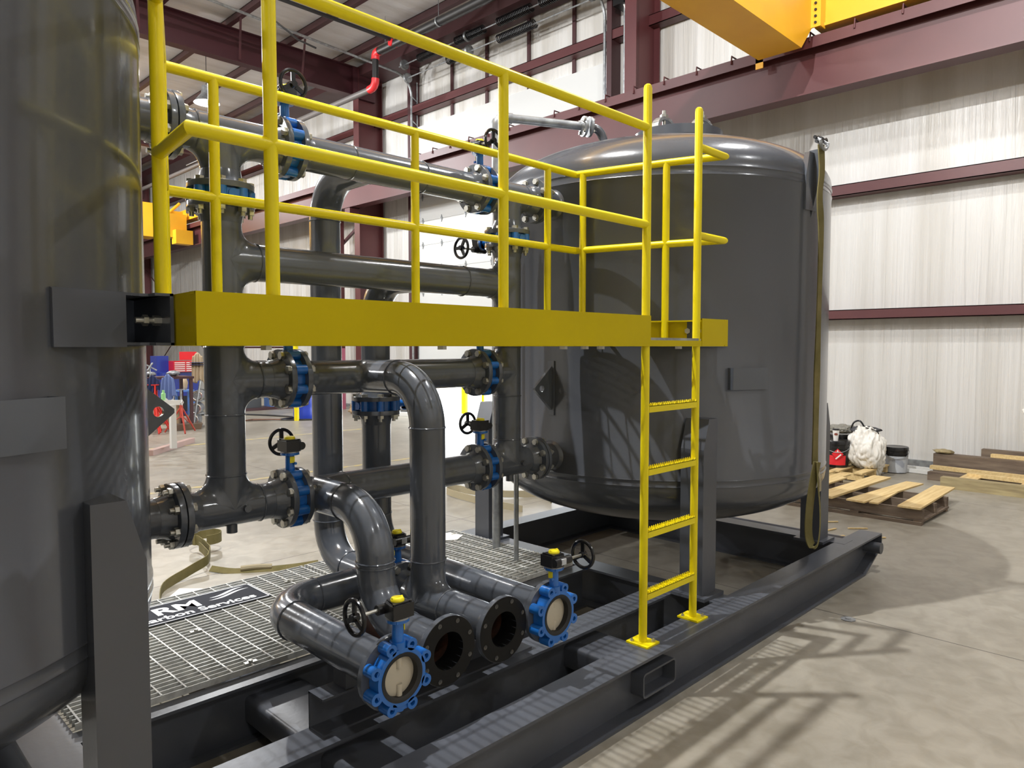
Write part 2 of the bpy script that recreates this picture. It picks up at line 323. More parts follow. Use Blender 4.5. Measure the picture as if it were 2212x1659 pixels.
# ---- sprinkler main and conduit
t=thing('sprinkler_main','black sprinkler main pipe with red elbows under the white roof','pipe',(9.95,13.9,8.6))
b=B(); b.tube([(9.95,14.15,8.6),(9.95,-3,8.6)],.085,16); put('pipe',b,PIPEB,t)
b=B(); b.tube([(9.95,14.3,8.45),(9.95,14.3,8.0)],.075,16); put('drop_pipe',b,PIPEB,t)
b=B(); b.tube([(9.95,14.5,7.82),(9.95,30,7.82)],.07,14); put('lower_pipe',b,PIPEG,t)
for a in (1,0):
    b=B()
    if a: b.tube([V((9.95,14.14,8.6)),V((9.95,14.2,8.6)),V((9.95,14.26,8.58)),V((9.95,14.29,8.53)),V((9.95,14.3,8.45))],.095,14)
    else: b.tube([V((9.95,14.3,8.02)),V((9.95,14.31,7.93)),V((9.95,14.36,7.86)),V((9.95,14.43,7.83)),V((9.95,14.55,7.82))],.09,14)
    put('red_elbow',b,REDF,t)
b=B(); b.tube([(9.95,13.6,8.68),(2,13.6,8.68)],.04,10); put('branch_pipe',b,PIPEB,t)
b=B(); b.lathe([(.0,-.09),(.08,-.09),(.09,0),(.08,.09),(0,.09)],(9.95,13.6,8.62),(1,0,0),14); put('red_tee',b,REDF,t)
b=B(); b.tube([(6.9,13.6,8.68),(6.9,13.6,8.3),(7.6,13.6,8.0),(8.0,13.6,7.95)],.02,8); put('sprinkler_drop',b,PIPEB,t)
for y in (13.9,12,8,4):
    b=B()
    if y<13: b.ring(.105,.09,(9.95,y-.015,8.6),(0,1,0),.03,16)
    b.tube([(9.95,y,8.69),(9.95,y,9.3)],.009,6); put('pipe_hanger',b,GALV,t)
t=thing('sprinkler_line','thin dark sprinkler line hanging under the roof at upper left','pipe',(7,19,8.5))
b=B(); b.tube([(11,21,8.0),(2,21,8.0)],.035,8); b.tube([(9.2,21,8.0),(9.2,21,7.5),(9.2,23.5,7.5)],.025,8); b.tube([(7,21,8),(7,21,7.3)],.02,6); put('pipe',b,PIPEB,t)
# chain hoist / door opener beside column
t=thing('door_opener','dark door operator with hanging chain and white conduit beside the column','door opener',(11.6,8.45,8.6))
b=B(); b.box(11.45,8.35,8.3,11.8,8.6,8.9); put('motor_box',b,BLK,t)
b=B(); b.tube([(11.55,8.4,8.3),(11.55,8.4,1.2)],.018,6); put('chain',b,GALV,t)
b=B(); b.tube([(11.5,8.75,9.0),(11.55,8.3,8.1),(11.6,8.28,7.6),(11.6,8.28,1.0)],.02,8); put('conduit',b,WHTP,t)

# ---- lamps
def lamp(i,x,y,z,e):
    t=thing('high_bay_lamp',['bright high bay lamp hanging behind the yellow rail at upper left'][0] if i==1 else 'round high bay lamp hanging from the roof, number of the row out of frame','lamp',(x,y,z),'high bay lamps under the roof')
    t['label']='bright high bay lamp hanging behind the yellow rail at upper left' if i==1 else 'round high bay lamp hanging from the roof steel outside the view'
    b=B(); b.lathe([(0,.42),(.1,.42),(.12,.25),(.16,.2),(.27,.05),(.28,.04),(.15,.18),(0,.2)],(x,y,z),(0,0,1),24); put('lamp_housing',b,GALV,t)
    b=B(); b.tube([(x,y,z+.4),(x,y,9.2)],.008,6); put('hanger_wire',b,BLK,t)
    l=bpy.data.lights.new('lamp_bulb','POINT'); l.energy=e; l.color=(.99,.995,1); l.shadow_soft_size=.05 if i==0 else .12
    o=link('lamp_bulb',l,t,MX.Translation((x,y,z-.02)))
for i,a in enumerate(LAMPS): lamp(i,*a)
#PART2
# ================================================================== SKID
XC=2.29     # mirror line between the two vessels
sk=thing('skid_frame','long charcoal grey steel skid carrying both vessels and the pipework','skid',(XC,3.18,0))
def mirror(x): return 2*XC-x
def longbeam(name,y0,y1,x0,x1,chamfer=True,open_side=-1):
    b=B(); ym=(y0+y1)/2; ch=.36 if chamfer else 0
    b.box(x0,y0,.256,x1,y1,.27)
    b.box(x0+ch,y0,0,x1-ch,y1,.014)
    b.prism([(x0,.256),(x0,.15),(x0+ch,.014),(x1-ch,.014),(x1,.15),(x1,.256)],(0,ym-.006,0),(1,0,0),(0,0,1),(0,.012,0))
    if chamfer:
        for xe,sx in ((x1,-1),(x0,1)):
            b.prism([(xe,.15),(xe+sx*ch,0),(xe+sx*ch,.014),(xe+sx*.012,.158)],(0,y0,0),(1,0,0),(0,0,1),(0,y1-y0,0))
            b.box(xe-.006,y0,.15,xe+.006,y1,.256)
    return put(name,b,SKID,sk,smooth=False)
longbeam('side_beam',1.94,2.11,-1.66,6.24); longbeam('side_beam',4.25,4.42,-1.66,6.24)
X1,X2=3.83,4.0; Y=[2.37,2.54]
longbeam('inner_beam',2.37,2.54,mirror(X1),X1,False); longbeam('inner_beam',3.06,3.16,mirror(X1),X1,False)
def crossbeam(x0,x1):
    b=B(); b.box(x0,2.03,.257,x1,4.33,.271); b.box(x0,2.03,0,x1,4.33,.013); b.box((x0+x1)/2-.006,2.03,.013,(x0+x1)/2+.006,4.33,.257)
    return put('cross_beam',b,SKID,sk,smooth=False)
for x0,x1 in ((X1,X2),(5.68,5.85),(mirror(X2),mirror(X1)),(mirror(5.85),mirror(5.68))): crossbeam(x0,x1)
for xa in (2.87,mirror(3.16)):
    b=B(); w_,h=.29,.125; z0=.075
    pts=[];rr=.02
    def rrect(w2,h2,r): 
        o=[]
        for cx,cz,a0 in ((w2-r,h2-r,0),(-w2+r,h2-r,90),(-w2+r,-h2+r,180),(w2-r,-h2+r,270)):
            for k in range(4): g=R(a0+30*k); o.append((cx+r*math.cos(g),cz+r*math.sin(g)))
        return o
    ou=rrect(w_/2,h/2,.022); inn=rrect(w_/2-.009,h/2-.009,.014); n=len(ou); cx_=xa+w_/2; cz_=z0+h/2
    vs=[];fs=[]
    for y in (1.945,4.415):
        vs+=[(cx_+p[0],y,cz_+p[1]) for p in ou]+[(cx_+p[0],y,cz_+p[1]) for p in inn]
    for i in range(n):
        j=(i+1)%n
        fs+=[(i,j,2*n+j,2*n+i),(n+j,n+i,3*n+i,3*n+j),(j,i,n+i,n+j),(2*n+i,2*n+j,3*n+j,3*n+i)]
    b.add(vs,fs); put('fork_pocket',b,SKID,sk)
for x in (6.08,mirror(6.08)):
    b=B(); b.cyl((x,1.89,.185),(x,4.47,.185),.044,24); put('drag_pipe',b,SKID,sk)
b=B(); b.box(1.42,2.528,.27,2.60,2.538,.42); b.box(1.42,2.43,.412,2.60,2.538,.421); b.box(1.42,2.43,.27,2.60,2.538,.278)
put('pipe_support_channel',b,SKID,sk,smooth=False)
for x in (1.56,1.83,2.14,2.42):
    b=B(); b.box(x-.03,2.44,.421,x+.03,2.53,.487); put('pipe_saddle',b,SKID,sk)
# grating walkway on the skid
def grating(name,label,x0,x1,y0,y1,z0,z1,pitch,rod,group=None,parent=None,alongx=True,m=None,edge=True):
    b=B()
    if alongx:
        n=int((y1-y0)/pitch)
        for i in range(n+1): y=y0+(y1-y0)*i/n; b.box(x0,y-.003,z0,x1,y+.003,z1)
        n=int((x1-x0)/rod)
        for i in range(n+1):
            x=x0+.02+(x1-x0-.04)*i/n; b.box(x-.0035,y0,z1-.007,x+.0035,y1,z1+.0012)
    else:
        n=int((x1-x0)/pitch)
        for i in range(n+1): x=x0+(x1-x0)*i/n; b.box(x-.0028,y0,z0,x+.0028,y1,z1)
        n=int((y1-y0)/rod)
        for i in range(n+1):
            y=y0+.02+(y1-y0-.04)*i/n; b.box(x0,y-.0035,z1-.007,x1,y+.0035,z1+.0012)
    return b
gs=[(.76,2.44,'galvanised floor grating panel under the name sign, left half'),(2.45,3.80,'galvanised floor grating panel at right where the standpipes land')]
for x0,x1,l in gs:
    b=grating('',l,x0,x1,3.17,4.41,.272,.30,.040,.10)
    o=put('floor_grating',b,GRATE,smooth=False); tag(o,l,'grating','floor grating panels on the skid')
cb=B(); cb.box(-.03,-.012,0,.03,.012,.004); cb.lathe([(.0,.004),(.011,.004),(.011,.012),(0,.013)],seg=6); cme=cb.mesh('grating_clip'); cme.materials.append(ZINC)
for o_ in [o for o in COL.objects if o.name.startswith('floor_grating')]:
    for x,y in ((1.47,3.77),(1.50,3.21),(2.21,4.17),(.95,3.21),(2.05,3.21)) if '.001' not in o_.name else ((2.6,3.21),(3.7,3.21),(3.7,4.3)): inst('grating_clip',cme,o_,MX.Translation((x,y,.301)))
# name sign
t=thing('name_sign','navy sign plate with white company lettering lying on the floor grating','sign',(1.5,4.1,.302))
b=B(); b.box(1.22,3.99,.302,2.0,4.30,.306); put('sign_plate',b,SIGNB,t)
b=B()
for a in ((1.225,3.995,1.995,4.002),(1.225,4.288,1.995,4.295),(1.988,3.995,1.995,4.295),(1.225,3.995,1.232,4.295)): b.box(a[0],a[1],.306,a[2],a[3],.3068)
put('sign_border',b,SIGNW,t)
def text(name,s,loc,size,m,parent,rot=(0,0,0),ext=.0006,sx=1,off=0,align='LEFT'):
    c=bpy.data.curves.new(name,'FONT'); c.body=s; c.size=size; c.extrude=ext; c.offset=off; c.align_x=align; c.materials.append(m)
    M=MX.Translation(V(loc))@MX.Rotation(rot[2],4,'Z')@MX.Rotation(rot[0],4,'X')@MX.Diagonal((sx,1,1,1))
    tmp=bpy.data.objects.new(name,c); me=bpy.data.meshes.new_from_object(tmp); bpy.data.objects.remove(tmp); bpy.data.curves.remove(c); return link(name,me,parent,M)
text('sign_lettering','RM',(1.395,4.120,.3066),.165,SIGNW,t,sx=1.12,off=.005)
text('sign_lettering','Carbon Services',(1.265,4.032,.3066),.088,SIGNW,t,sx=1.14,off=.0022)
def swoosh(x0,x1,y,amp,th_,dy):
    n=14; q=B(); vs=[]
    for i in range(n+1):
        u=i/n; x=x0+(x1-x0)*u; yy=y+amp*math.sin(u*2*PI*.9+3.4)+dy*u; tt=th_*math.sin(PI*min(1,u*1.02))+.001
        vs+=[(x,yy-tt/2,.3067),(x,yy+tt/2,.3067)]
    return q.add(vs,[(2*i,2*i+2,2*i+3,2*i+1) for i in range(n)])
b=swoosh(1.72,1.95,4.205,.014,.026,.05); q=swoosh(1.70,1.965,4.165,.014,.022,.05); b.add(q.v,q.f); put('wave_emblem',b,SIGNW,t,smooth=False)

# ================================================================== PIPING
PR=.0842; ER=.229
hb=B(); hexb(hb,(0,0,0),(0,0,1),.0195,.015); hb.cyl((0,0,-.002),(0,0,.001),.021,16); HEX=hb.mesh('bolt_head'); HEX.materials.append(ZINC)
hb=B(); hexb(hb,(0,0,0),(0,0,1),.0195,.018); hb.cyl((0,0,.018),(0,0,.036),.0105,12); NUT=hb.mesh('bolt_nut'); NUT.materials.append(ZINC)
def fl_mesh(holes=False):
    b=B(); b.lathe([(.076,0),(.140,0),(.1405,.002),(.1405,.024),(.139,.026),(.103,.026),(.090,.058),(PR+.001,.085),(.076,.085)],(0,0,0),(0,0,1),48,True)
    m=b.mesh('flange',ang=30); m.materials.append(GRAY); return m
FLM=fl_mesh()
hb=B(); hb.lathe([(.0035,-.0025),(.010,-.0035),(.0105,-.001)],(0,0,0),(0,0,1),14); hb.cyl((0,0,-.0018),(0,0,-.001),.006,12); HOLE=hb.mesh('bolt_hole'); HOLE.materials.append(mat('dark_bolt_hole',(.10,.10,.10),.25,.8))
def flange(parent,o,ax,bolts='head',face=None,rot=22.5,name='flange'):
    """o = face centre, ax = direction from the face towards its own pipe"""
    M=frame(o,ax,(0,0,1) if abs(V(ax).z)<.9 else (1,0,0)); f=link(name,FLM,parent,M)
    if bolts:
        for i in range(8):
            g=R(rot+45*i); p=V((.1205*math.cos(g),.1205*math.sin(g),0))
            if bolts=='open': inst('bolt_hole',HOLE,f,M@MX.Translation(p))
            else: inst('bolt',HEX if bolts=='head' else NUT,f,M@MX.Translation(p+V((0,0,.026)))@MX.Rotation(i*1.1,4,'Z'))
    if face:
        q=B(); q.lathe([(.076,0),(.139,0),(.139,-.0015),(.076,-.0015)],(0,0,0),(0,0,1),40,True); q.lathe([(.076,0),(.0755,.10)],(0,0,0),(0,0,1),32)
        put('flange_face',q,FGASK,f,M)
        q=B(); q.lathe([(.0745,.09),(.0745,.5),(0,.5)],(0,0,0),(0,0,1),32); put('pipe_bore',q,RUST,f,M)
    return f
def pipe(b,*pts,r=PR,seg=36,cap=True): b.tube([V(p) for p in pts],r,seg,cap); return b
def elbow(c,a,bb,n=14): return arc(c,a,bb,n)
def weld(parent,o,ax,r=PR):
    b=B(); rnd=random.Random(int(o[0]*1000+o[2]*77)); b.torus((0,0,0),(0,0,1),r+.0005,.0042,48,6)
    b.v=[(x+rnd.uniform(-.0008,.0008),y+rnd.uniform(-.0008,.0008),z+rnd.uniform(-.001,.001)) for x,y,z in b.v]
    put('weld_bead',b,GRAY,parent,frame(o,ax))
def saddle(b,o,run,br,r=PR,c=.07):
    """smooth crotch between a run pipe (axis run) and an equal branch (axis br) at o"""
    o=V(o);run=V(run).normalized();br=V(br).normalized();s=run.cross(br); n=24;k=8
    for half in (1,-1):
        vs=[]
        for i in range(n+1):
            g=-PI/2+PI*i/n; cg=math.cos(g)*half; sg=math.sin(g); a=abs(cg)
            P1=o+run*(r*cg)+s*(r*sg)+br*(r*a); P0=P1+br*(c*a+.0005); P2=P1+run*(half*c*a)
            for j in range(k+1):
                u=j/k; p=P0*(1-u)**2+P1*2*u*(1-u)+P2*u*u; e=(run*cg+br*a+s*sg*1.2).normalized()*(.0002+.003*u*(1-u))
                vs.append(p+e)
        b.add(vs,[(i*(k+1)+j,i*(k+1)+j+1,(i+1)*(k+1)+j+1,(i+1)*(k+1)+j) for i in range(n) for j in range(k)])
YH=3.18; XL,XR=1.39,3.175; Z=[1.06,1.63,2.165,2.71]; VX=(1.70,2.945)   # header x, row heights, row valve x
HV=.028 # half thickness of a valve
def spool(label,loc,group=None): return thing('pipe_spool',label,'pipe',loc,group)
# --- left and right headers (vertical), each: lower part with three tees, upper tee part
def header(xh,side,label_low,label_top):
    s=side; t=spool(label_low,(xh,YH,Z[0])); vz=2.44
    b=B(); pipe(b,(xh,YH,Z[0]),(xh,YH,vz-HV-.05))
    vx=VX[0] if s<0 else VX[1]; inn=1 if s<0 else -1     # inn = direction towards the middle
    nx=1.165 if s<0 else 3.415                            # tank flange joint
    pipe(b,(nx-inn*-.05,YH,Z[0]),(vx-inn*(HV+.05),YH,Z[0]))
    pipe(b,(xh,YH,Z[1]),(vx-inn*(HV+.05),YH,Z[1]))
    saddle(b,(xh,YH,Z[0]),(inn,0,0),(0,0,1),c=.085); saddle(b,(xh,YH,Z[1]),(0,0,1),(inn,0,0),c=.08); saddle(b,(xh,YH,Z[2]),(0,0,1),(inn,0,0),c=.08)
    b.cyl((xh-.0,YH-PR-.022,Z[0]+.0) if 0 else (xh+.06*inn*s*0+.05,YH-PR-.02,Z[0]-.0),(xh+.05,YH-PR+.01,Z[0]),.016,16)
    b.cyl((xh+.02,YH,Z[0]-PR-.035),(xh+.02,YH,Z[0]-PR+.01),.024,16)
    put('pipe',b,GRAY,t)
    flange(t,(nx+.003*inn,YH,Z[0]),(inn,0,0)); flange(t,(vx-inn*HV,YH,Z[0]),(-inn,0,0)); flange(t,(vx-inn*HV,YH,Z[1]),(-inn,0,0)); flange(t,(xh,YH,vz-HV),(0,0,-1),'nut')
    for z in (Z[0]+.15,Z[1]-.15,Z[1]+.15,Z[2]-.15): weld(t,(xh,YH,z),(0,0,1))
    for z in (Z[0],Z[1]): weld(t,(xh+inn*.145,YH,z),(1,0,0))
    u=spool(label_top,(xh,YH,vz+HV)); b=B(); pipe(b,(xh,YH,vz+HV+.05),(xh,YH,Z[3])); pipe(b,(nx+.05*inn,YH,Z[3]),(vx-inn*(HV+.05),YH,Z[3]))
    saddle(b,(xh,YH,Z[3]),(inn,0,0),(0,0,-1),c=.085); put('pipe',b,GRAY,u)
    flange(u,(nx+.003*inn,YH,Z[3]),(inn,0,0)); flange(u,(vx-inn*HV,YH,Z[3]),(-inn,0,0)); flange(u,(xh,YH,vz+HV),(0,0,1),'head')
    weld(u,(xh-inn*.12,YH,Z[3]),(1,0,0))
    g=B(); g.cyl((nx-.0025,YH,Z[0]),(nx+.0025,YH,Z[0]),.112,32); g.cyl((nx-.0025,YH,Z[3]),(nx+.0025,YH,Z[3]),.112,32); put('gasket',g,RUB,u)
    return t
HL=header(XL,-1,'grey vertical pipe header nearest the left vessel, below the platform and above','grey top tee piece joining the left vessel nozzle behind the yellow rails')
HR=header(XR,1,'grey vertical pipe header standing against the right vessel','grey top tee piece joining the right vessel nozzle near the galvanised pipe')
# --- middle row spools
def row(z,label,extra=None,flanged=True):
    t=spool(label,(2.2,YH,z)); b=B()
    if flanged:
        pipe(b,(VX[0]+HV+.05,YH,z),(VX[1]-HV-.05,YH,z)); flange(t,(VX[0]+HV,YH,z),(1,0,0),'head'); flange(t,(VX[1]-HV,YH,z),(-1,0,0))
    else: pipe(b,(XL,YH,z),(XR,YH,z))
    return t,b
ZP=.57
# row 1 (lowest): branch forward, elbow down, elbow out to open flange 2
t,b=row(Z[0],'lowest grey cross pipe whose bend drops to the left open flange'); X2_=1.83;YV=2.665
pts=[V((X2_,YH,Z[0]))]+elbow((X2_,YV+ER,Z[0]-ER),(0,0,ER),(0,-ER,0))+elbow((X2_,YV-ER,ZP+ER),(0,ER,0),(0,0,-ER))+[V((X2_,2.19+.05,ZP))]
pipe(b,*pts,cap=False); saddle(b,(X2_,YH,Z[0]),(1,0,0),(0,-1,0),c=.05); put('pipe',b,GRAY,t)
flange(t,(X2_,2.165,ZP),(0,1,0),'open',face=True)
weld(t,(X2_,YV+ER,Z[0]),(0,1,0)); weld(t,(X2_,YV,Z[0]-ER),(0,0,1)); weld(t,(X2_,YV,ZP+ER+.01),(0,0,1)); weld(t,(X2_,YV-ER,ZP),(0,1,0)); weld(t,(X2_+.16,YH,Z[0]),(1,0,0))
# row 2: branch forward and drop to open flange 3 with tee
t,b=row(Z[1],'second grey cross pipe whose tall bend drops to the right open flange'); X3_=2.14;YV3=2.68
pts=[V((X3_,YH,Z[1]))]+elbow((X3_,YV3+ER,Z[1]-ER),(0,0,ER),(0,-ER,0))+[V((X3_,YV3,ZP))]
pipe(b,*pts); saddle(b,(X3_,YH,Z[1]),(1,0,0),(0,-1,0),c=.05)
pipe(b,(X3_,2.21,ZP),(X3_,2.86,ZP),cap=False); saddle(b,(X3_,YV3,ZP),(0,1,0),(0,0,1),c=.085); put('pipe',b,GRAY,t)
flange(t,(X3_,2.165,ZP),(0,1,0),'open',face=True); flange(t,(X3_,2.90,ZP),(0,-1,0),'head')
weld(t,(X3_,YV3+ER,Z[1]),(0,1,0)); weld(t,(X3_,YV3,Z[1]-ER),(0,0,1)); weld(t,(X3_,YV3,ZP+.2),(0,0,1)); weld(t,(X3_,YV3-.16,ZP),(0,1,0)); weld(t,(X3_,YV3+.13,ZP),(0,1,0))
# row 3: header to header, branch back and down to valve; lower part runs forward to valve outlet 4
t,b=row(Z[2],'third grey cross pipe welded straight between both vertical headers',flanged=False)
X4_=2.46;YB=3.56;vz4=1.44
pts=[V((X4_,YH,Z[2]))]+elbow((X4_,YB-ER,Z[2]-ER),(0,0,ER),(0,ER,0))+[V((X4_,YB,vz4+HV+.05))]
pipe(b,*pts); saddle(b,(X4_,YH,Z[2]),(1,0,0),(0,1,0),c=.05); put('pipe',b,GRAY,t); flange(t,(X4_,YB,vz4+HV),(0,0,1),'head')
weld(t,(XL+.15,YH,Z[2]),(1,0,0)); weld(t,(XR-.15,YH,Z[2]),(1,0,0)); weld(t,(2.8,YH,Z[2]),(1,0,0)); weld(t,(X4_,YB,Z[2]-ER),(0,0,1))
t=spool('grey bent pipe from the upright blue valve forward to the right blue outlet valve',(X4_,3.0,ZP)); b=B()
pts=[V((X4_,YB,vz4-HV-.05))]+elbow((X4_,YB-ER,ZP+ER),(0,ER,0),(0,0,-ER))+[V((2.43,2.21,ZP))]
pipe(b,*pts); put('pipe',b,GRAY,t); flange(t,(X4_,YB,vz4-HV),(0,0,-1),'nut'); flange(t,(2.43,2.165,ZP),(0,1,0),None); weld(t,(X4_,YB,ZP+ER),(0,0,1)); weld(t,(X4_-.003,YB-ER,ZP),(0,1,0))
# row 4 (top): branch back, elbow down behind, elbow forward, run left, elbow forward to valve outlet 1
t,b=row(Z[3],'top grey cross pipe whose bend falls behind and loops to the left outlet valve'); X5=2.17;YT=3.62; YR=3.12; X1_=1.56
pts=[V((X5,YH,Z[3]))]+elbow((X5,YT-ER,Z[3]-ER),(0,0,ER),(0,ER,0))+elbow((X5,YT-ER,ZP+ER),(0,ER,0),(0,0,-ER))+[V((X5,YR,ZP))]
pipe(b,*pts); saddle(b,(X5,YH,Z[3]),(1,0,0),(0,1,0),c=.05)
pts=[V((X5+.02,YR,ZP))]+elbow((X1_+ER,YR-ER,ZP),(0,ER,0),(-ER,0,0))+[V((X1_,2.21,ZP))]
pipe(b,*pts); pipe(b,(X3_,YR+.0,ZP),(X3_,2.956+.05,ZP)); pipe(b,(X5-.05,YR,ZP),(X5+.05,YR,ZP)); saddle(b,(X5-.02,YR,ZP),(1,0,0),(0,1,0),c=.05)
put('pipe',b,GRAY,t); flange(t,(X1_,2.165,ZP),(0,1,0),None); flange(t,(X3_,2.956,ZP),(0,1,0),'nut')
for o,a in (((X5,YT,Z[3]-ER),(0,0,1)),((X5,YT,ZP+ER),(0,0,1)),((X5,YT-ER,ZP),(0,1,0)),((X1_+ER,YR,ZP),(1,0,0)),((X1_,YR-ER,ZP),(0,1,0)),((X5-.17,YR,ZP),(1,0,0)),((2.05,YH,Z[3]),(1,0,0)),((2.5,YH,Z[3]),(1,0,0))): weld(t,o,a)
# ================================================================== VALVES  (local frame: flow = X, stem = Z, hand wheel shaft = +Y)
va=thing('butterfly_valve','blue lug butterfly valve','valve')
b=B(); b.ring(.107,.082,(-HV,0,0),(1,0,0),2*HV,48)
for i in range(8):
    g=R(22.5+45*i); c=V((0,.1205*math.cos(g),.1205*math.sin(g))); b.ring(.023,.0105,c+V((-HV,0,0)),(1,0,0),2*HV,18)
    d=c.normalized(); b.bar(c-d*.004,c-d*.03,.030,2*HV-.004,(1,0,0)) 
b.cyl((0,0,-.13),(0,0,-.10),.022,16); b.box(-.022,-.03,-.125,.022,.03,-.10)
b.tube([(0,0,.10),(0,0,.205)],[.023,.021],20); b.cyl((0,0,.09),(0,0,.13),.030,20); b.prism([(-.035,-.028),(.035,-.028),(.035,.028),(-.035,.028)],(0,0,.205),(1,0,0),(0,1,0),(0,0,.012)); b.cyl((0,0,.205),(0,0,.217),.042,24)
b.cyl((.012,-.02,.165),(.012,-.034,.165),.007,10)
put('valve_body',b,BLUE,va)
b=B(); b.lathe([(.0835,-HV-.002),(.0915,-HV-.002),(.0915,HV+.002),(.0835,HV+.002),(.074,HV-.004),(.074,-HV+.004)],(0,0,0),(1,0,0),48,True); put('seat_ring',b,RUB,va)
b=B(); b.lathe([(0,-.006),(.055,-.0055),(.0745,-.002),(.0745,.002),(.055,.0055),(0,.006)],(0,0,0),(1,0,0),48)
b.tube([(-.004,0,.074),(-.004,0,.030)],.013,16); b.tube([(-.004,0,-.074),(-.004,0,-.030)],.013,16); put('valve_disc',b,CREAM,va,MX.Rotation(R(4),4,'Z'))
b=B(); b.ring(.044,.02,(0,0,.217),(0,0,1),.006,28); put('mounting_ring',b,GALV,va)
gb=B()
gb.prism([(-.040,-.046),(.028,-.046),(.044,-.030),(.044,.020),(.030,.036),(-.02,.046),(-.040,.046)],(0,0,.223),(1,0,0),(0,1,0),(0,0,.052))
gb.prism([(-.032,-.036),(.030,-.036),(.038,.020),(-.032,.036)],(0,0,.275),(1,0,0),(0,1,0),(0,0,.006)); gb.cyl((.040,-.045,.248),(.040,.062,.248),.019,18)
for x,y in ((-.030,-.036),(.030,-.036),(-.030,.036)): gb.cyl((x,y,.27),(x,y,.282),.006,8)
gx=put('gearbox',gb,BLK,va,ang=30)
b=B(); b.lathe([(0,.012),(.022,.012),(.026,.006),(.026,0)],(0,0,.281),(0,0,1),24); b.box(-.003,-.024,.292,.003,.024,.295); put('position_cap',b,CAPY,gx)
b=B(); b.box(.044,-.012,.236,.0595,.018,.262); put('rating_label',b,LBL,gx)
b=B(); b.cyl((.040,.06,.248),(.040,.150,.248),.0065,10); put('wheel_shaft',b,ZINC,va)
b=B(); c=V((.040,.158,.248)); b.torus(c,(0,1,0),.062,.0085,36,10); b.lathe([(0,-.016),(.014,-.016),(.017,0),(.014,.016),(0,.016)],c,(0,1,0),20)
for i in range(3):
    g=R(90+120*i); d=V((math.cos(g),0,math.sin(g))); b.bar(c+d*.01,c+d*.058,.020,.008,(0,1,0))
put('hand_wheel',b,WHEEL,va)
b=B(); b.box(-.012,-.0245,.168,.012,-.022,.198); put('tag_plate',b,CAPY,va)
def vm(o,flow,stem): # matrix with local x=flow, z=stem
    x=V(flow);z=V(stem);y=z.cross(x); return MX(((x.x,y.x,z.x,o[0]),(x.y,y.y,z.y,o[1]),(x.z,y.z,z.z,o[2]),(0,0,0,1)))
VL=[((X1_,2.135,ZP),(0,1,0),(0,0,1),'blue butterfly valve on the left front outlet with cream disc facing out'),
    ((2.43,2.135,ZP),(0,-1,0),(0,0,1),'blue butterfly valve on the right front outlet beside the ladder'),
    ((VX[0],YH,Z[0]),(1,0,0),(0,0,1),'blue valve between flanges, lowest at left, with hand wheel standing clear'),
    ((VX[1],YH,Z[0]),(1,0,0),(0,0,1),'blue valve between flanges, lowest at right, before the bright doorway'),
    ((VX[0],YH,Z[1]),(1,0,0),(0,0,1),'blue valve between flanges just below the yellow platform at left'),
    ((VX[1],YH,Z[1]),(1,0,0),(0,0,1),'blue valve between flanges just below the yellow platform at right'),
    ((VX[0],YH,Z[3]),(-1,0,0),(0,0,1),'blue valve on the top cross pipe at left behind the tall yellow post'),
    ((VX[1],YH,Z[3]),(-1,0,0),(0,0,1),'blue valve on the top cross pipe at right beside the galvanised pipe'),
    ((XL,YH,2.44),(0,0,1),(0,1,0),'flat-lying blue valve in the left header at the height of the lower rail'),
    ((XR,YH,2.44),(0,0,-1),(0,1,0),'flat-lying blue valve in the right header with wheel toward the door'),
    ((X4_,YB,vz4),(0,0,1),(1,0,0),'flat-lying blue valve on the rear upright pipe under the platform'),
    ((X3_,2.928,ZP),(0,-1,0),(0,0,1),'blue valve low between the upright pipes, only yellow cap and neck showing')]
vproto=va
for i,(o,f,s_,l) in enumerate(VL):
    M=vm(o,f,s_)
    if i<len(VL)-1: copy_tree(vproto,M,label=l,group='blue butterfly valves')
    else: vproto.matrix_basis=M; vproto['label']=l; vproto['group']='blue butterfly valves'
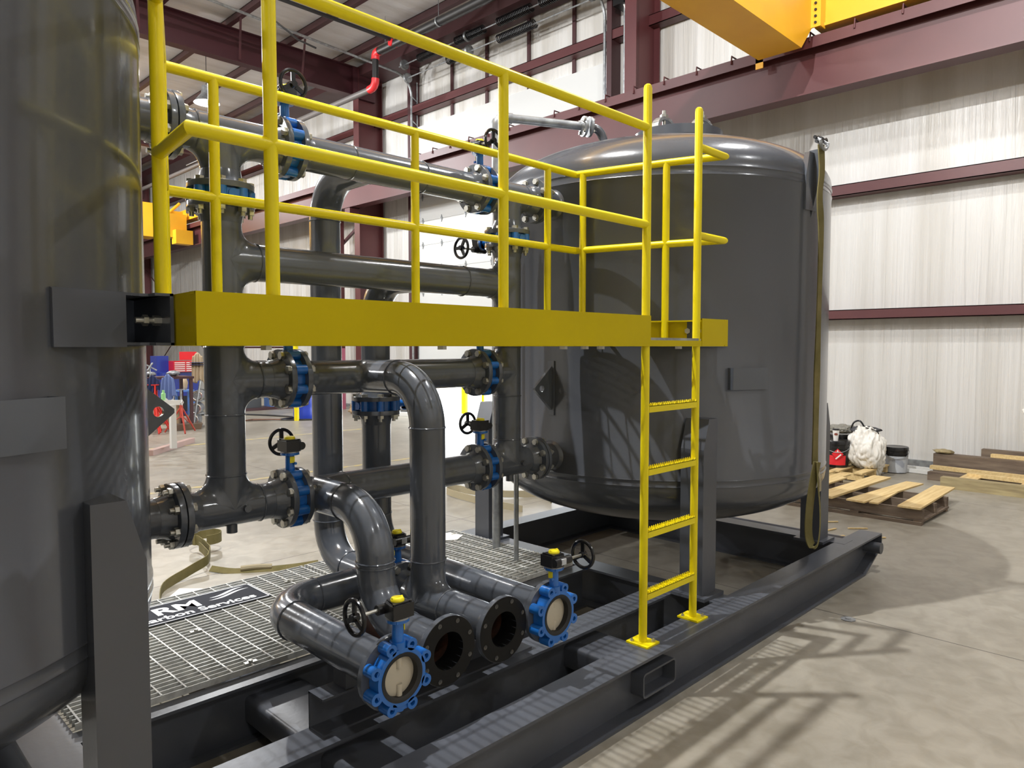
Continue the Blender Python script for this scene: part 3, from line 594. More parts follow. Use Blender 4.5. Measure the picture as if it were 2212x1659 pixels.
# ================================================================== VESSELS
RT=1.235; ZB,ZT=.95,2.88; HD=.38
def vessel(xc,side,label):
    """side=+1 right vessel, -1 left vessel (mirror image)"""
    t=thing('pressure_vessel',label,'tank',(xc,YH,.3)); s=-side  # s: x direction from the axis towards the middle of the skid
    prof=[]
    for i in range(17):
        g=PI/2*i/16; prof.append((max(.0001,RT*math.sin(g)),ZB-.06-HD*math.cos(g)))
    for z in (ZB-.04,ZB): prof+=[(RT,z-.006),(RT+.004,z),(RT,z+.006)]
    for z in (ZT-.05,ZT): prof+=[(RT,z-.006),(RT+.004,z),(RT,z+.006)]
    for i in range(17):
        g=PI/2*(1-i/16); prof.append((max(.0001,RT*math.sin(g)),ZT+.03+HD*math.cos(g)))
    b=B(); b.lathe(prof,(xc,YH,0),(0,0,1),128); put('shell',b,TANK,t,ang=60)
    for sx,sy in ((-1,-1),(1,-1),(1,1),(-1,1)):
        lx=xc+sx*(.885 if side<0 else .93 if sx<0 else .83); ly=YH+sy*.925; hw=.0775 if side>0 else .071; b=B()
        b.prism([(-hw*sx,.29),(hw*sx,.29),(hw*sx,1.17),(.02*sx,1.35),(-hw*sx,1.35)],(lx,ly-hw,0),(1,0,0),(0,0,1),(0,2*hw,0)); lg=put('leg',b,TANK if side<0 else SKID,t,smooth=False)
        b=B(); b.box(lx-.115,ly-.115,.271,lx+.115,ly+.115,.291)
        pl=put('foot_plate',b,SKID,lg,smooth=False)
    # nozzles with flanges
    for z in (Z[0],Z[3]):
        nx=1.165 if side<0 else 3.415; q=B(); d=V((s,0,0)); x0=xc+s*(RT-.06); q.cyl((x0,YH,z),(nx-s*.05,YH,z),PR,36); q.lathe([(PR+.02,0),(PR+.012,.02),(PR,.03)],(xc+s*(RT-.012),YH,z),(s,0,0),36); nz=put('nozzle',q,TANK,t)
        flange(nz,(nx-.003*s,YH,z),(-s,0,0),'nut')
    # manway on the head
    mx=xc-.08*side; my=YH-.22; b=B(); b.lathe([(.275,-.14),(.275,.0),(.325,.0),(.325,.065),(.31,.07),(0,.07)],(mx,my,ZT+HD+.02),(0,0,1),48); mw=put('manway_cover',b,GRAY,t)
    for dx,dy in ((-.09,.06),(.13,-.13)):
        b=B(); o=V((mx+dx,my+dy,ZT+HD+.09)); pts=[o+V((.13*math.cos(g)*.9,0,.115*math.sin(g)**.8 if math.sin(g)>0 else 0)) for g in [PI*i/12 for i in range(13)]]
        for i in range(12): b.bar(pts[i],pts[i+1]+(pts[i+1]-pts[i])*.25,.07-.02*math.sin(PI*i/12),.022,(pts[i]-o).normalized() if (pts[i]-o).length>.01 else (1,0,0))
        b.box(o.x+.09,o.y-.03,o.z-.005,o.x+.16,o.y+.03,o.z+.01); b.box(o.x-.16,o.y-.03,o.z-.005,o.x-.09,o.y+.03,o.z+.01); cl=put('manway_yoke',b,GALV,mw)
        b=B(); hexb(b,o+V((0,0,.115)),(0,0,1),.030,.03); b.cyl(o+V((0,0,.0)),o+V((0,0,.175)),.014,12); put('yoke_bolt',b,ZINC,cl)
    # plate lug with a hole, T-backed
    def radial(ang): return V((math.cos(ang),math.sin(ang),0)),V((-math.sin(ang),math.cos(ang),0))
    def lug(ang,z,proj,hh,name,hole=.022):
        d,tn=radial(ang); o=V((xc,YH,z))+d*(RT-.02); b=B()
        prof=[(0,-hh),(proj*.82,-hh*.22),(proj,-hh*.05),(proj,hh*.05),(proj*.82,hh*.22),(0,hh)]
        # plate with hole: ring of quads between outline and circle
        n=24; outl=[]; c=(proj*.66,0)
        tot=[prof[i] for i in range(len(prof))]
        def ray(g):
            best=None
            for i in range(len(tot)):
                x1,y1=tot[i];x2,y2=tot[(i+1)%len(tot)]; dx,dy=math.cos(g),math.sin(g); ex,ey=x2-x1,y2-y1; den=dx*ey-dy*ex
                if abs(den)<1e-9: continue
                tt=((x1-c[0])*ey-(y1-c[1])*ex)/den; uu=((x1-c[0])*dy-(y1-c[1])*dx)/den
                if tt>1e-6 and -1e-6<=uu<=1+1e-6 and (best is None or tt<best): best=tt
            return (c[0]+dx_(g)*best,c[1]+math.sin(g)*best)
        dx_=math.cos
        angs=sorted([2*PI*i/n for i in range(n)]+[math.atan2(p[1]-c[1],p[0]-c[0])%(2*PI) for p in tot]); m=len(angs); vs=[];fs=[]
        for tt in (-.010,.010):
            for g in angs: p=ray(g); vs.append(o+d*p[0]+V((0,0,p[1]))+tn*tt)
            for g in angs: vs.append(o+d*(c[0]+hole*math.cos(g))+V((0,0,hole*math.sin(g)))+tn*tt)
        for i in range(m):
            j=(i+1)%m; fs+=[(i,j,m+j,m+i),(2*m+j,2*m+i,3*m+i,3*m+j),(j,i,2*m+i,2*m+j),(m+i,m+j,3*m+j,3*m+i)]
        b.add(vs,fs); b.bar(o+V((0,0,-hh-.01))+d*.022,o+V((0,0,hh+.01))+d*.022,.055,.014,d)
        put(name,b,GRAY,t,smooth=False)
    la=R(180) if side>0 else R(0)
    lug(la,1.51,.19,.17,'tie_down_lug')
    # curved nameplate bracket facing the camera side
    ang=R(-119.5) if side>0 else R(-47); 
    def bentplate(ang,z,wid,h,off,name):
        d,tn=radial(ang); o=V((xc,YH,z))+d*(RT-.015); b=B(); ww=wid/2; th_=.006
        outer=[(-ww*side,0),(-ww*side,off),(ww*side,.022)]
        for (a0,b0),(a1,b1) in zip(outer[:-1],outer[1:]):
            b.bar(o+tn*a0+d*b0,o+tn*a1+d*b1,th_ if 0 else h,th_,(d if abs(b0-b1)<1e-6 else tn))
        put(name,b,GRAY,t,smooth=False)
    if side>0: bentplate(R(240.4),1.585,.27,.135,.06,'nameplate_bracket')
    else: bentplate(R(-60.4),1.585,.27,.135,.06,'nameplate_bracket')
    # tall lifting lug at the top edge
    for ang in (R(-95.4),R(84.6)):
        d,tn=radial(ang); b=B(); o=V((xc,YH,0))+d*RT
        b.prism([(-.075,2.66),(.075,2.66),(.075,2.88),(.04,3.03),(-.04,3.03),(-.075,2.88)],o-d*.02,tn,(0,0,1),d*.034); b.prism([(-.02,2.62),(.02,2.62),(.07,2.85),(.06,3.05),(.0,3.05)],o-d*.02+tn*.02,d,(0,0,1),tn*.016); put('lifting_lug',b,GRAY,t,smooth=False)
    return t
VR_=vessel(2*XC+.245,1,'big charcoal grey pressure vessel at right on the skid'); VL_=vessel(-.238,-1,'near grey pressure vessel cut off by the left edge of the picture')
# bracket from the left vessel to the platform, and its mirror on the right
def bracket(side,label):
    s=1 if side<0 else -1; mx=(lambda x:x) if side<0 else mirror
    t=thing('platform_bracket',label,'bracket',(mx(.7),2.3,1.79))
    b=B(); P=[(mx(.50),2.185),(mx(.70),2.258)]
    b.bar((P[0][0],P[0][1],1.858),(P[1][0],P[1][1],1.858),.012,.155)
    for z in (1.786,1.930): b.prism([(mx(.50),2.185),(mx(.745),2.275),(mx(.80),2.27),(mx(.80),2.62),(mx(.60),2.55),(mx(.45),2.35)],(0,0,z),(1,0,0),(0,1,0),(0,0,.008))
    put('arm_plate',b,SKID,t,smooth=False)
    b=B(); b.box(mx(.812),2.22,1.785,mx(.822),2.66,1.938); b.box(mx(.77),2.22,1.785,mx(.822),2.66,1.793); b.box(mx(.77),2.22,1.930,mx(.822),2.66,1.938); put('end_channel',b,SKID,t,smooth=False)
    for y in (2.30,2.55):
        q=B(); hexb(q,(mx(.812),y,1.86),(-s,0,0),.016,.022); q.cyl((mx(.812),y,1.86),(mx(.74),y,1.86),.0095,12); hexb(q,(mx(.775),y,1.86),(-s,0,0),.017,.014); put('bolt',q,ZINC,t)
    return t
bracket(-1,'dark grey bracket bolting the platform to the left vessel'); bracket(1,'dark grey bracket behind the right platform end plate on the right vessel')
# ================================================================== PLATFORM
pf=thing('access_platform','yellow steel access platform with guard rails between the two vessels','platform',(XC,2.5,1.78))
poly=[(.82,2.05),(.845,2.40),(1.06,2.965),(3.545,2.965),(3.72,2.40),(3.83,2.05)]
def plate(a,b_,z0=1.785,z1=1.937,name='kick_plate'):
    q=B(); a=V((*a,0)); c=V((*b_,0)); d=(c-a).normalized(); n=V((-d.y,d.x,0)); n=n if n.dot(V((2.3,2.5,0))-(a+c)/2)>0 else -n; zc=(z0+z1)/2
    q.bar(a+V((0,0,zc)),c+V((0,0,zc)),.008,z1-z0)
    if z1-z0>.1:
        for z in (z0+.004,z1-.004): q.bar(a+n*.02+V((0,0,z)),c+n*.02+V((0,0,z)),.04,.008)
    return put(name,q,YELSHADE,pf,smooth=False)
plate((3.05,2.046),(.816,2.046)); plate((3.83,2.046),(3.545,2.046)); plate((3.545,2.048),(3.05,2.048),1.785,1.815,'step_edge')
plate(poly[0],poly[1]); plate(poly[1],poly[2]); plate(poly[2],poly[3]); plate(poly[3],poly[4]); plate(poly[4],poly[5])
b=grating('','',.88,3.66,2.09,2.93,1.808,1.826,.042,.10,alongx=False)
put('deck_grating',b,GRATE,pf,smooth=False)
b=B(); b.box(3.05,2.05,1.815,3.54,2.085,1.828); put('deck_nosing',b,GALV,pf,smooth=False)
for x,y in ((3.60,2.043),(3.66,2.043)): pass
for u in (.35,.6):
    p=V((*poly[5],0)).lerp(V((*poly[4],0)),u); d=V((-.95,-.3,0)).normalized(); q=B(); hexb(q,p+V((-.006,0,1.875)),d,.017,.012); put('bolt',q,ZINC,pf)
for x in (1.05,1.75,2.45,2.6,2.72,3.4):
    q=B(); hexb(q,(x,2.10,1.785),(0,0,-1),.018,.014); put('bolt',q,ZINC,pf)
RR=.0212
def rail(z,name,mx0=0):
    q=B(); pts=[(3.05,2.07,z),(.82,2.07,z),(.855,2.40,z),(1.065,2.95,z),(3.555,2.95,z),(3.70,2.38,z),(3.80,2.07,z),(3.525,2.07,z)]
    q.tube(pts,RR,20); put(name,q,YEL,pf)
rail(2.862,'top_rail'); rail(2.388,'mid_rail')
for x,y in ((1.06,2.07),(2.045,2.07),(.858,2.41),(1.045,2.90),(1.266,2.95),(2.286,2.95),(3.29,2.95),(3.565,2.90),(3.70,2.38)):
    q=B(); q.tube([(x,y,1.93 if y<2.8 and x<3.6 and y<2.1 else 1.82),(x,y,2.862)],RR,20); put('post',q,YEL,pf)
# ================================================================== LADDER
ld=thing('ladder','yellow fixed ladder with four serrated rungs standing on the skid edge','ladder',(3.29,2.07,.28))
for x in (3.045,3.53):
    q=B(); q.tube([(x,2.07,.278),(x,2.07,3.05),(x,2.07,3.064),(x,2.07,3.071)],[RR,RR,RR*.86,RR*.5],20); rl=put('rail',q,YEL,ld)
    q=B(); q.box(x-.055,2.005,.2705,x+.055,2.135,.280); fp=put('foot_plate',q,YEL,rl,smooth=False)
    for dx in (-.038,.038):
        q=B(); hexb(q,(x+dx,2.03 if dx>0 else 2.11,.280),(0,0,1),.010,.008); q.cyl((x+dx,2.03 if dx>0 else 2.11,.28),(x+dx,2.03 if dx>0 else 2.11,.296),.005,8); put('anchor_bolt',q,ZINC,rl)
for z in (.525,.845,1.165,1.485):
    q=B(); q.box(3.06,2.052,z-.034,3.515,2.055,z); q.box(3.06,2.088,z-.034,3.515,2.091,z); q.box(3.06,2.052,z-.003,3.515,2.091,z)
    n=24
    for i in range(n):
        x=3.068+i*(3.507-3.068)/(n-1)
        for y in (2.054,2.089): q.add([(x-.006,y-.0025,z),(x+.006,y-.0025,z),(x+.006,y+.0025,z),(x-.006,y+.0025,z),(x,y-.0025,z+.011),(x,y+.0025,z+.011)],[(0,1,4),(2,3,5),(0,4,5,3),(1,2,5,4)])
        q.ring(.0065,.004,(x,2.0715,z),(0,0,1),.003,8)
    put('rung',q,YEL,ld,smooth=False)
# ================================================================== GALVANISED PIPES
t=thing('vent_pipe','galvanised standpipe from the grating up and over onto the right vessel head','pipe',(3.68,3.80,.3))
b=B(); g0=V((3.68,3.80,0)); zt=3.435; dd=V((.895,-.446,0)).normalized(); r_=.031
b.tube([(3.68,3.80,.275),(3.68,3.80,zt-.09)],r_,20); e0=V((3.68,3.80,zt-.05)); fe=V((4.31,3.486,zt)); b.tube([g0+V((0,0,zt))+dd*.06,fe],r_,20); put('pipe',b,GALV,t)
b=B(); b.tube([g0+V((0,0,zt-.11))]+[g0+V((0,0,zt))+dd*(.07*(1-math.cos(PI/2*i/8)))-V((0,0,.07*(1-math.sin(PI/2*i/8)))) for i in range(9)]+[g0+V((0,0,zt))+dd*.12],r_+.007,20); put('elbow_fitting',b,GALV,t)
for k_ in (0,.024):
    b=B(); b.lathe([(.02,0),(.075,0),(.075,.018),(.045,.02),(.038,.04) if not k_ else (.04,.02),(.02,.04)],fe+dd*(k_ if k_ else -.002),dd if k_ else -dd,28,True); fl=put('pipe_flange',b,GALV,t)
    for i in range(4):
        m=frame(fe+dd*(k_+.018 if k_ else -.02),dd if k_ else -dd); q=B(); hexb(q,(0,0,0),(0,0,1),.013,.014); put('bolt',q,ZINC,fl,m@MX.Translation((.058*math.cos(PI/4+PI/2*i),.058*math.sin(PI/4+PI/2*i),0)))
b=B(); e=fe+dd*.05; q_=[e]+[e+dd*(.10*math.sin(PI/2*i/8))-V((0,0,.10*(1-math.cos(PI/2*i/8)))) for i in range(9)]; b.tube(q_+[q_[-1]-V((0,0,.16))],r_+.002,20); put('head_elbow',b,TANK,t)
b=B(); b.tube([(3.546,3.464,.275),(3.546,3.464,2.55)],.017,16); o=put('drain_pipe',b,GALV); tag(o,'thin galvanised upright pipe just right of the thicker standpipe','pipe')
#PART3
# ================================================================== SLINGS AND STRAPS
def ribbon(pts,wv,wid,th_=.004,closed=False):
    """flat webbing along pts; wv[i] = width direction"""
    b=B(); vs=[]; n=len(pts); P=[V(p) for p in pts]
    for i in range(n):
        d=(P[min(i+1,n-1)]-P[max(i-1,0)]).normalized(); w_=V(wv[i]) if isinstance(wv[0],(tuple,list,V)) else V(wv); w_=(w_-d*w_.dot(d)).normalized(); nn=d.cross(w_).normalized(); ww=wid[i] if isinstance(wid,list) else wid
        for a,c in ((-1,-1),(1,-1),(1,1),(-1,1)): vs.append(P[i]+w_*a*ww/2+nn*c*th_/2)
    fs=[(0,1,2,3),((n-1)*4+3,(n-1)*4+2,(n-1)*4+1,(n-1)*4)]
    for i in range(n-1):
        for j in range(4): k=(j+1)%4; fs.append((i*4+j,i*4+k,i*4+4+k,i*4+4+j))
    return b.add(vs,fs)
def smooth(pts,k=6):
    P=[V(p) for p in pts]; out=[]
    for i in range(len(P)-1):
        a=P[max(i-1,0)];b_=P[i];c=P[i+1];d=P[min(i+2,len(P)-1)]
        for j in range(k):
            u=j/k; out.append(.5*((2*b_)+(c-a)*u+(2*a-5*b_+4*c-d)*u*u+(3*b_-a-3*c+d)*u**3))
    out.append(P[-1]); return out
sx_,sy_=4.708,1.885
t=thing('lifting_sling','olive webbing sling hanging down the right vessel from a shackle','sling',(sx_,sy_,3.05))
pts=smooth([(sx_,sy_,3.07),(sx_+.008,sy_-.005,2.9),(sx_-.004,sy_,2.74),(sx_+.004,sy_-.01,2.5),(sx_,sy_-.008,2.0),(sx_-.008,sy_-.008,1.6),(sx_-.012,sy_-.008,1.2),(sx_-.015,sy_-.01,1.02)])
nv=len(pts); b=ribbon(pts,(1,-.35,0),[.052-.016*math.sin(PI*min(1,i/nv*1.0))*abs(math.sin(i*.21)) for i in range(nv)],.009); put('webbing',b,OLIVE,t)
eye=[(0,1.04),(-.030,.86),(-.046,.68),(-.044,.56),(-.018,.487),(.014,.50),(.028,.60),(.026,.74),(.010,.90),(.0,1.04)]
pts=smooth([(sx_-.03+.703*a,sy_-.03-.711*a,z) for a,z in eye]); b=ribbon(pts,[((.9,-.4,0) if i<len(pts)*.42 else (.95,.35,0)) for i in range(len(pts))],[.058 if i<len(pts)*.42 else .045 for i in range(len(pts))],.008); put('sling_eye',b,OLIVE,t)
b=ribbon(smooth([(sx_-.02,sy_-.02,1.02),(sx_+.01,sy_-.035,.93),(sx_+.03,sy_-.03,.84)]),(1,0,0),.03,.003); put('frayed_label',b,OLIVEP,t)
t=thing('shackle','galvanised bow shackle with black pin at the top edge of the right vessel','shackle',(sx_+.005,sy_,3.06))
b=B(); c=V((sx_+.0,sy_+.01,3.08)); b.tube([c+V((.055*math.cos(g),-.03,.045*math.sin(g))) for g in [PI+PI*i/12 for i in range(13)]]+[c+V((.05,.01,.03))],.010,10); b.tube([c+V((-.055,-.03,0)),c+V((-.05,.01,.03))],.010,10); put('bow',b,GALV,t)
b=B(); b.tube([c+V((-.075,.0,.025)),c+V((.09,.0,.035))],.011,10); hexb(b,c+V((-.02,0,.02)),(1,0,0),.026,.035); b.torus(c+V((.105,0,.036)),(0,1,0),.014,.006,16,8); put('pin',b,BLK,t)
t=thing('webbing_sling','olive webbing sling with looped end lying behind the floor grating at left','sling',(2.4,5.8,0))
pts=smooth([(1.75,5.10,.01),(1.90,5.45,.03),(2.15,5.62,.06),(2.33,5.70,.10),(2.40,5.95,.10),(2.44,6.15,.09)]); b=ribbon(pts,(0,0,1),.075,.006); put('webbing',b,OLIVE,t)
g_=[(2.56+.125*math.cos(a),6.30+.125*math.sin(a),.12) for a in [R(220-330*i/20) for i in range(21)]]; b=ribbon(smooth([(2.33,5.72,.09),(2.45,5.95,.09)]+g_[::1],2),(0,0,1),.085,.006); put('sling_eye',b,OLIVE,t)
pts=smooth([(2.33,5.66,.03),(2.45,5.52,.012),(2.62,5.40,.012),(2.85,5.28,.015),(3.05,5.25,.01)]); b=ribbon(pts,[(.3,1,.7)]*len(pts),.055,.006); put('webbing',b,OLIVE,t)
b=B(); b.tube(smooth([(2.50,5.49,.03),(2.60,5.43,.035),(2.70,5.37,.03)]),[.022]*13,8); put('pale_wrap',b,OLIVEP,t)
t=thing('webbing_sling','pale worn sling curled on the bright floor beside the right vessel','sling',(5.6,5.9,0))
pts=smooth([(6.35,5.75,.03),(5.95,6.0,.05),(5.75,6.35,.06),(5.74,6.62,.06),(5.58,6.62,.05),(5.5,6.2,.05),(5.52,5.75,.04),(5.57,5.35,.03)]); b=ribbon(pts,(0,0,1),.08,.007); put('webbing',b,OLIVEP,t)
b=ribbon(smooth([(6.30,5.76,.03),(6.22,5.55,.03),(6.12,5.42,.02)]),(0,0,1),.06,.01); put('stitched_end',b,OLIVE,t)
# paper and scraps
def sheet(name,label,cat,pts,m,z=.004):
    b=B(); n=len(pts); b.add([(x,y,z) for x,y in pts]+[(x,y,z+.003) for x,y in pts],[tuple(range(n))[::-1],tuple(range(n,2*n))]+[(i,(i+1)%n,n+(i+1)%n,n+i) for i in range(n)])
    o=put(name,b,m); tag(o,label,cat); return o
sheet('plastic_sheet','white plastic sheet on the floor behind the name sign','sheet',[(1.55,4.80),(1.85,4.85),(2.12,5.30),(2.0,5.42),(1.8,5.2),(1.6,5.15)],WHTP)
o=sheet('paper_scrap','crumpled pale paper scrap on the floor grating near the rear leg','paper',[(3.45,4.24),(3.60,4.15),(3.72,4.22),(3.70,4.36),(3.55,4.38)],CLOTHW,.302)
b=B(); b.lathe([(.0,0),(.045,.0),(.048,.004),(.02,.006),(.018,.012),(0,.012)],(4.85,1.70,0),(0,0,1),8); o=put('metal_washer',b,GALV); tag(o,'small galvanised plate washer lying on the bare floor','washer')
# painted floor lines
for y,x0,x1 in ((9.25,1.5,7.2),(13.35,2.5,9.5)):
    b=B(); b.box(x0,y-.05,.0005,x1,y+.05,.002); o=struct('trim_'+('1' if y<10 else '2'),b,STRIPE)
# ================================================================== PALLETS, TIMBER, PAILS
def wob(b,a=.004):
    rnd=random.Random(len(b.v)); b.v=[(x+rnd.uniform(-a,a),y+rnd.uniform(-a,a),z+rnd.uniform(-a,a)*.5) for x,y,z in b.v]; return b
t=thing('wooden_pallet','dark weathered pallet with fresh yellow boards on top, on the floor behind the skid end','pallet',(8.4,2.7,0))
for x in (7.98,8.42,8.86):
    b=B(); b.box(x-.02,2.10,.050,x+.02,3.55,.155); put('stringer',wob(b),WOODG,t,smooth=False)
for y in (2.14,2.75,3.48):
    b=B(); b.box(7.95,y-.045,0.030,8.89,y+.045,.050); put('bottom_board',wob(b),WOODG,t,smooth=False)
for xa,xb in ((7.92,7.99),(8.80,8.88)):
    b=B(); b.box(xa,2.10,.0,xb,3.6,.032); put('bottom_board',b,WOODG,t,smooth=False)
def board(p,q,w_,h,parent,m,name='board'):
    b=B(); b.bar(p,q,w_,h); return put(name,b,m,parent,smooth=False)
board((7.93,2.22,.166),(9.40,2.26,.168),.21,.018,t,WOOD,'top_board'); board((7.88,2.72,.166),(9.42,2.58,.168),.19,.018,t,WOOD,'top_board')
board((7.92,2.55,.164),(9.15,2.62,.164),.09,.016,t,WOOD,'top_board'); board((7.86,3.05,.170),(9.55,2.98,.172),.20,.024,t,WOOD,'top_board'); board((7.9,3.38,.166),(9.2,3.34,.166),.13,.018,t,WOOD,'top_board')
t=thing('wooden_pallet','pine pallet under the pails beside the insulated wall','pallet',(10.3,3.9,0))
for x in (9.98,10.45,10.92):
    b=B(); b.box(x-.02,3.35,.018,x+.02,4.55,.105); put('stringer',wob(b),WOOD,t,smooth=False)
for y in (3.40,3.70,4.0,4.25,4.5):
    b=B(); b.box(9.93,y-.06,.105,10.97,y+.06,.124); put('top_board',wob(b),WOOD,t,smooth=False)
t=thing('wooden_pallet','broken pine pallet half hidden behind the right vessel leg','pallet',(9.2,3.6,0))
for y,z in ((3.55,.10),(3.75,.12),(3.95,.09)): board((8.95,y,z),(9.75,y-.05,z+.02),.15,.018,t,WOOD,'top_board')
for x in (9.05,9.6):
    b=B(); b.box(x-.02,3.48,0,x+.02,4.1,.09); put('stringer',wob(b),WOODG,t,smooth=False)
def pail(x,y,z,r,h,label,kind):
    t=thing('paint_pail',label,'pail',(x,y,z))
    b=B(); b.lathe([(0,0),(r*.90,0),(r*.92,.01),(r,h*.70),(r*1.05,h*.71),(r*1.05,h*.75),(r,h*.76),(r,h*.84),(r*1.05,h*.85),(r*1.06,h*.95),(r*1.02,h),(r*.9,h*.985),(0,h*.985)],(x,y,z),(0,0,1),32); put('pail_body',b,BLKP,t)
    b=B(); b.lathe([(r*.93,h*.03),(r*1.012,h*.66)],(x,y,z),(0,0,1),48)
    # label wraps the camera-facing side
    if kind=='grey': put('label_wrap',b,LBL,t)
    if kind=='red':
        q=B(); d=V((-.93,-.37,0)).normalized(); s_=V((-d.y,d.x,0)); c=V((x,y,z+h*.34))+d*(r*1.0)
        n=10
        vs=[]
        for i in range(n+1):
            g=-.75+1.5*i/n; dd=d*math.cos(g)+s_*math.sin(g)
            for zz in (h*.10,h*.46): vs.append(V((x,y,z+zz))+dd*(r*(.925+.08*zz/h)+.002))
        q.add(vs,[(2*i,2*i+2,2*i+3,2*i+1) for i in range(n)]); put('red_label',q,LBLR,t)
        q=B(); q.prism([(0,-.075),(.075,0),(0,.075),(-.075,0)],V((x,y,z+h*.52))+d*(r+.006),s_,(0,0,1),d*.002); put('hazard_diamond',q,LBLR,t)
        q=B(); q.prism([(-.03,-.055),(-.018,-.067),(.05,.0),(.038,.012)],V((x,y,z+h*.50))+d*(r+.009),s_,(0,0,1),d*.001); q.prism([(-.012,.02),(.0,.05),(.012,.02)],V((x,y,z+h*.55))+d*(r+.009),s_,(0,0,1),d*.001); put('hazard_mark',q,LBLW,t)
        q=B(); g=1.15; dd=d*math.cos(g)-s_*math.sin(g)
        q.prism([(-.035,.06),(.035,.06),(.035,.22),(-.035,.22)],V((x,y,z))+dd*(r+.004),V((-dd.y,dd.x,0)),(0,0,1),dd*.002); put('side_label',q,LBL,t)
    b=B(); hp=[V((x,y,z+h*.86))+V((-.37,.93,0))*(r*1.07)*math.cos(PI*i/12)+V((-.93,-.37,0))*(r*1.12)*math.sin(PI*i/12)*.98+V((0,0,-h*.28*math.sin(PI*i/12))) for i in range(13)]; b.tube(hp,.004,6); put('bail_handle',b,GALV,t)
    return t
pail(11.12,3.30,0,.155,.37,'grey labelled pail with black lid on the floor, right of the cloth','grey')
pail(10.28,3.80,.124,.155,.37,'black pail with red hazard label under the paper cup','red')
pail(10.80,3.96,.124,.155,.40,'black pail behind the cup, plastic bag crumpled on its lid','plain')
pail(10.62,3.58,.124,.155,.37,'pail almost covered by the white cloth, only red label peeking out','red')
t=thing('paper_cup','white takeaway coffee cup with dark lid standing on the black pail','cup',(10.20,3.795,.49))
b=B(); b.lathe([(0,0),(.030,0),(.044,.15),(0,.15)],(10.20,3.795,.489),(0,0,1),24); put('cup_body',b,WHTP,t)
b=B(); b.lathe([(0,.0),(.047,0),(.047,.012),(.040,.02),(0,.02)],(10.20,3.795,.639),(0,0,1),24); put('cup_lid',b,BLKP,t)
q=B(); d=V((-.93,-.37,0)).normalized(); s_=V((-d.y,d.x,0)); q.prism([(.024*math.cos(2*PI*i/16),.016*math.sin(2*PI*i/16)) for i in range(16)],V((10.20,3.795,.585))+d*.042,s_,(0,0,1),d*.001); put('cup_logo',q,mat('brown_print',(.20,.05,.03),.5),t)
def blob(name,c,rad,m,label=None,cat=None,seed=1,amp=.25,parent=None,sub=5,droop=0):
    import bmesh
    from mathutils import noise
    bm=bmesh.new(); bmesh.ops.create_icosphere(bm,subdivisions=sub,radius=1); 
    for v in bm.verts:
        p=v.co.copy(); q_=V((p.x*2.2,p.y*2.2,p.z*1.1))+V((seed*7.3,0,0)); k_=1+amp*noise.fractal(q_,.8,2.2,4)+amp*.5*abs(noise.noise(V((p.x*5+seed,p.y*5,p.z*1.3)))); v.co=V((c[0]+p.x*rad[0]*k_,c[1]+p.y*rad[1]*k_,c[2]+p.z*rad[2]*k_))
        if v.co.z<c[2]-rad[2]: v.co.z=c[2]-rad[2]
    me=bpy.data.meshes.new(name); bm.to_mesh(me); bm.free(); me.shade_smooth(); me.materials.append(m); o=link(name,me,parent)
    if label: tag(o,label,cat)
    return o
def drape(name,c,top,bot,z0,z1,m,label,cat,n=96,folds=7,seed=1,xa=1.0,a0=0,a1=2*PI):
    """cloth hanging in folds around a vertical core"""
    b=B(); rnd=random.Random(seed); ph=[rnd.uniform(0,6) for _ in range(4)]; rows=26; vs=[]
    for j in range(rows+1):
        u=j/rows; z=z1+(z0-z1)*u**1.1
        for i in range(n):
            g=a0+(a1-a0)*i/n; rr=(top+(bot-top)*u**.6)*(1+ (.05+.15*u)*math.sin(folds*g+ph[0]+1.5*u)+.07*math.sin(3*g+ph[1])+.05*math.sin((folds*2+3)*g+ph[2]-2*u))
            if j==0: rr*=.05
            elif j==1: rr*=.6
            elif j==2: rr*=.85
            vs.append((c[0]+rr*math.cos(g)*xa,c[1]+rr*math.sin(g),z+.05*math.sin(2*g+ph[3])*u+.02*math.sin(5*g)*(1-u)))
    fs=[(j*n+i,j*n+(i+1)%n,(j+1)*n+(i+1)%n,(j+1)*n+i) for j in range(rows) for i in range(n)]
    b.add(vs,fs); o=put(name,b,m,ang=180); tag(o,label,cat); return o
def bundle(name,c,m,label,cat):
    import bmesh
    from mathutils import noise
    bm=bmesh.new(); bmesh.ops.create_icosphere(bm,subdivisions=6,radius=1)
    for v in bm.verts:
        p=v.co.copy(); lo=max(0,-p.z); q=V((p.x*2.6+3,p.y*2.6,p.z*1.5+1)); w=.10*noise.noise(q)+.09*abs(noise.noise(q*1.9))+.05*abs(noise.noise(V((p.x*7,p.y*7,p.z*2.4))))
        k=1+w*1.9; hx=1-.42*lo*lo; side=.14*lo*lo
        v.co=V((c[0]+p.x*.24*k*hx+side*.703,c[1]+p.y*.24*k*hx-side*.711,c[2]+p.z*.31*k))
    me=bpy.data.meshes.new(name); bm.to_mesh(me); bm.free(); me.shade_smooth(); me.materials.append(m); o=link(name,me,None); tag(o,label,cat); return o
bundle('white_cloth',(10.50,3.50,.33),CLOTHW,'crumpled white cloth bundle draped over the pails near the wall','cloth')
o=blob('plastic_bag',(10.75,3.93,.60),(.19,.17,.06),mat('clear_crumpled_plastic',(.25,.24,.2),.15,bump=(20,.8,.03)),'crumpled clear plastic bag on the pail behind the cup','bag',4,.3)
t=thing('tool_bag','grey and black bag with loop handle on top of the white cloth','bag',(10.62,3.58,.58))
blob('bag_body',(10.62,3.55,.63),(.20,.19,.045),mat('grey_fabric',(.06,.06,.065),.8),seed=2,amp=.2,parent=t)
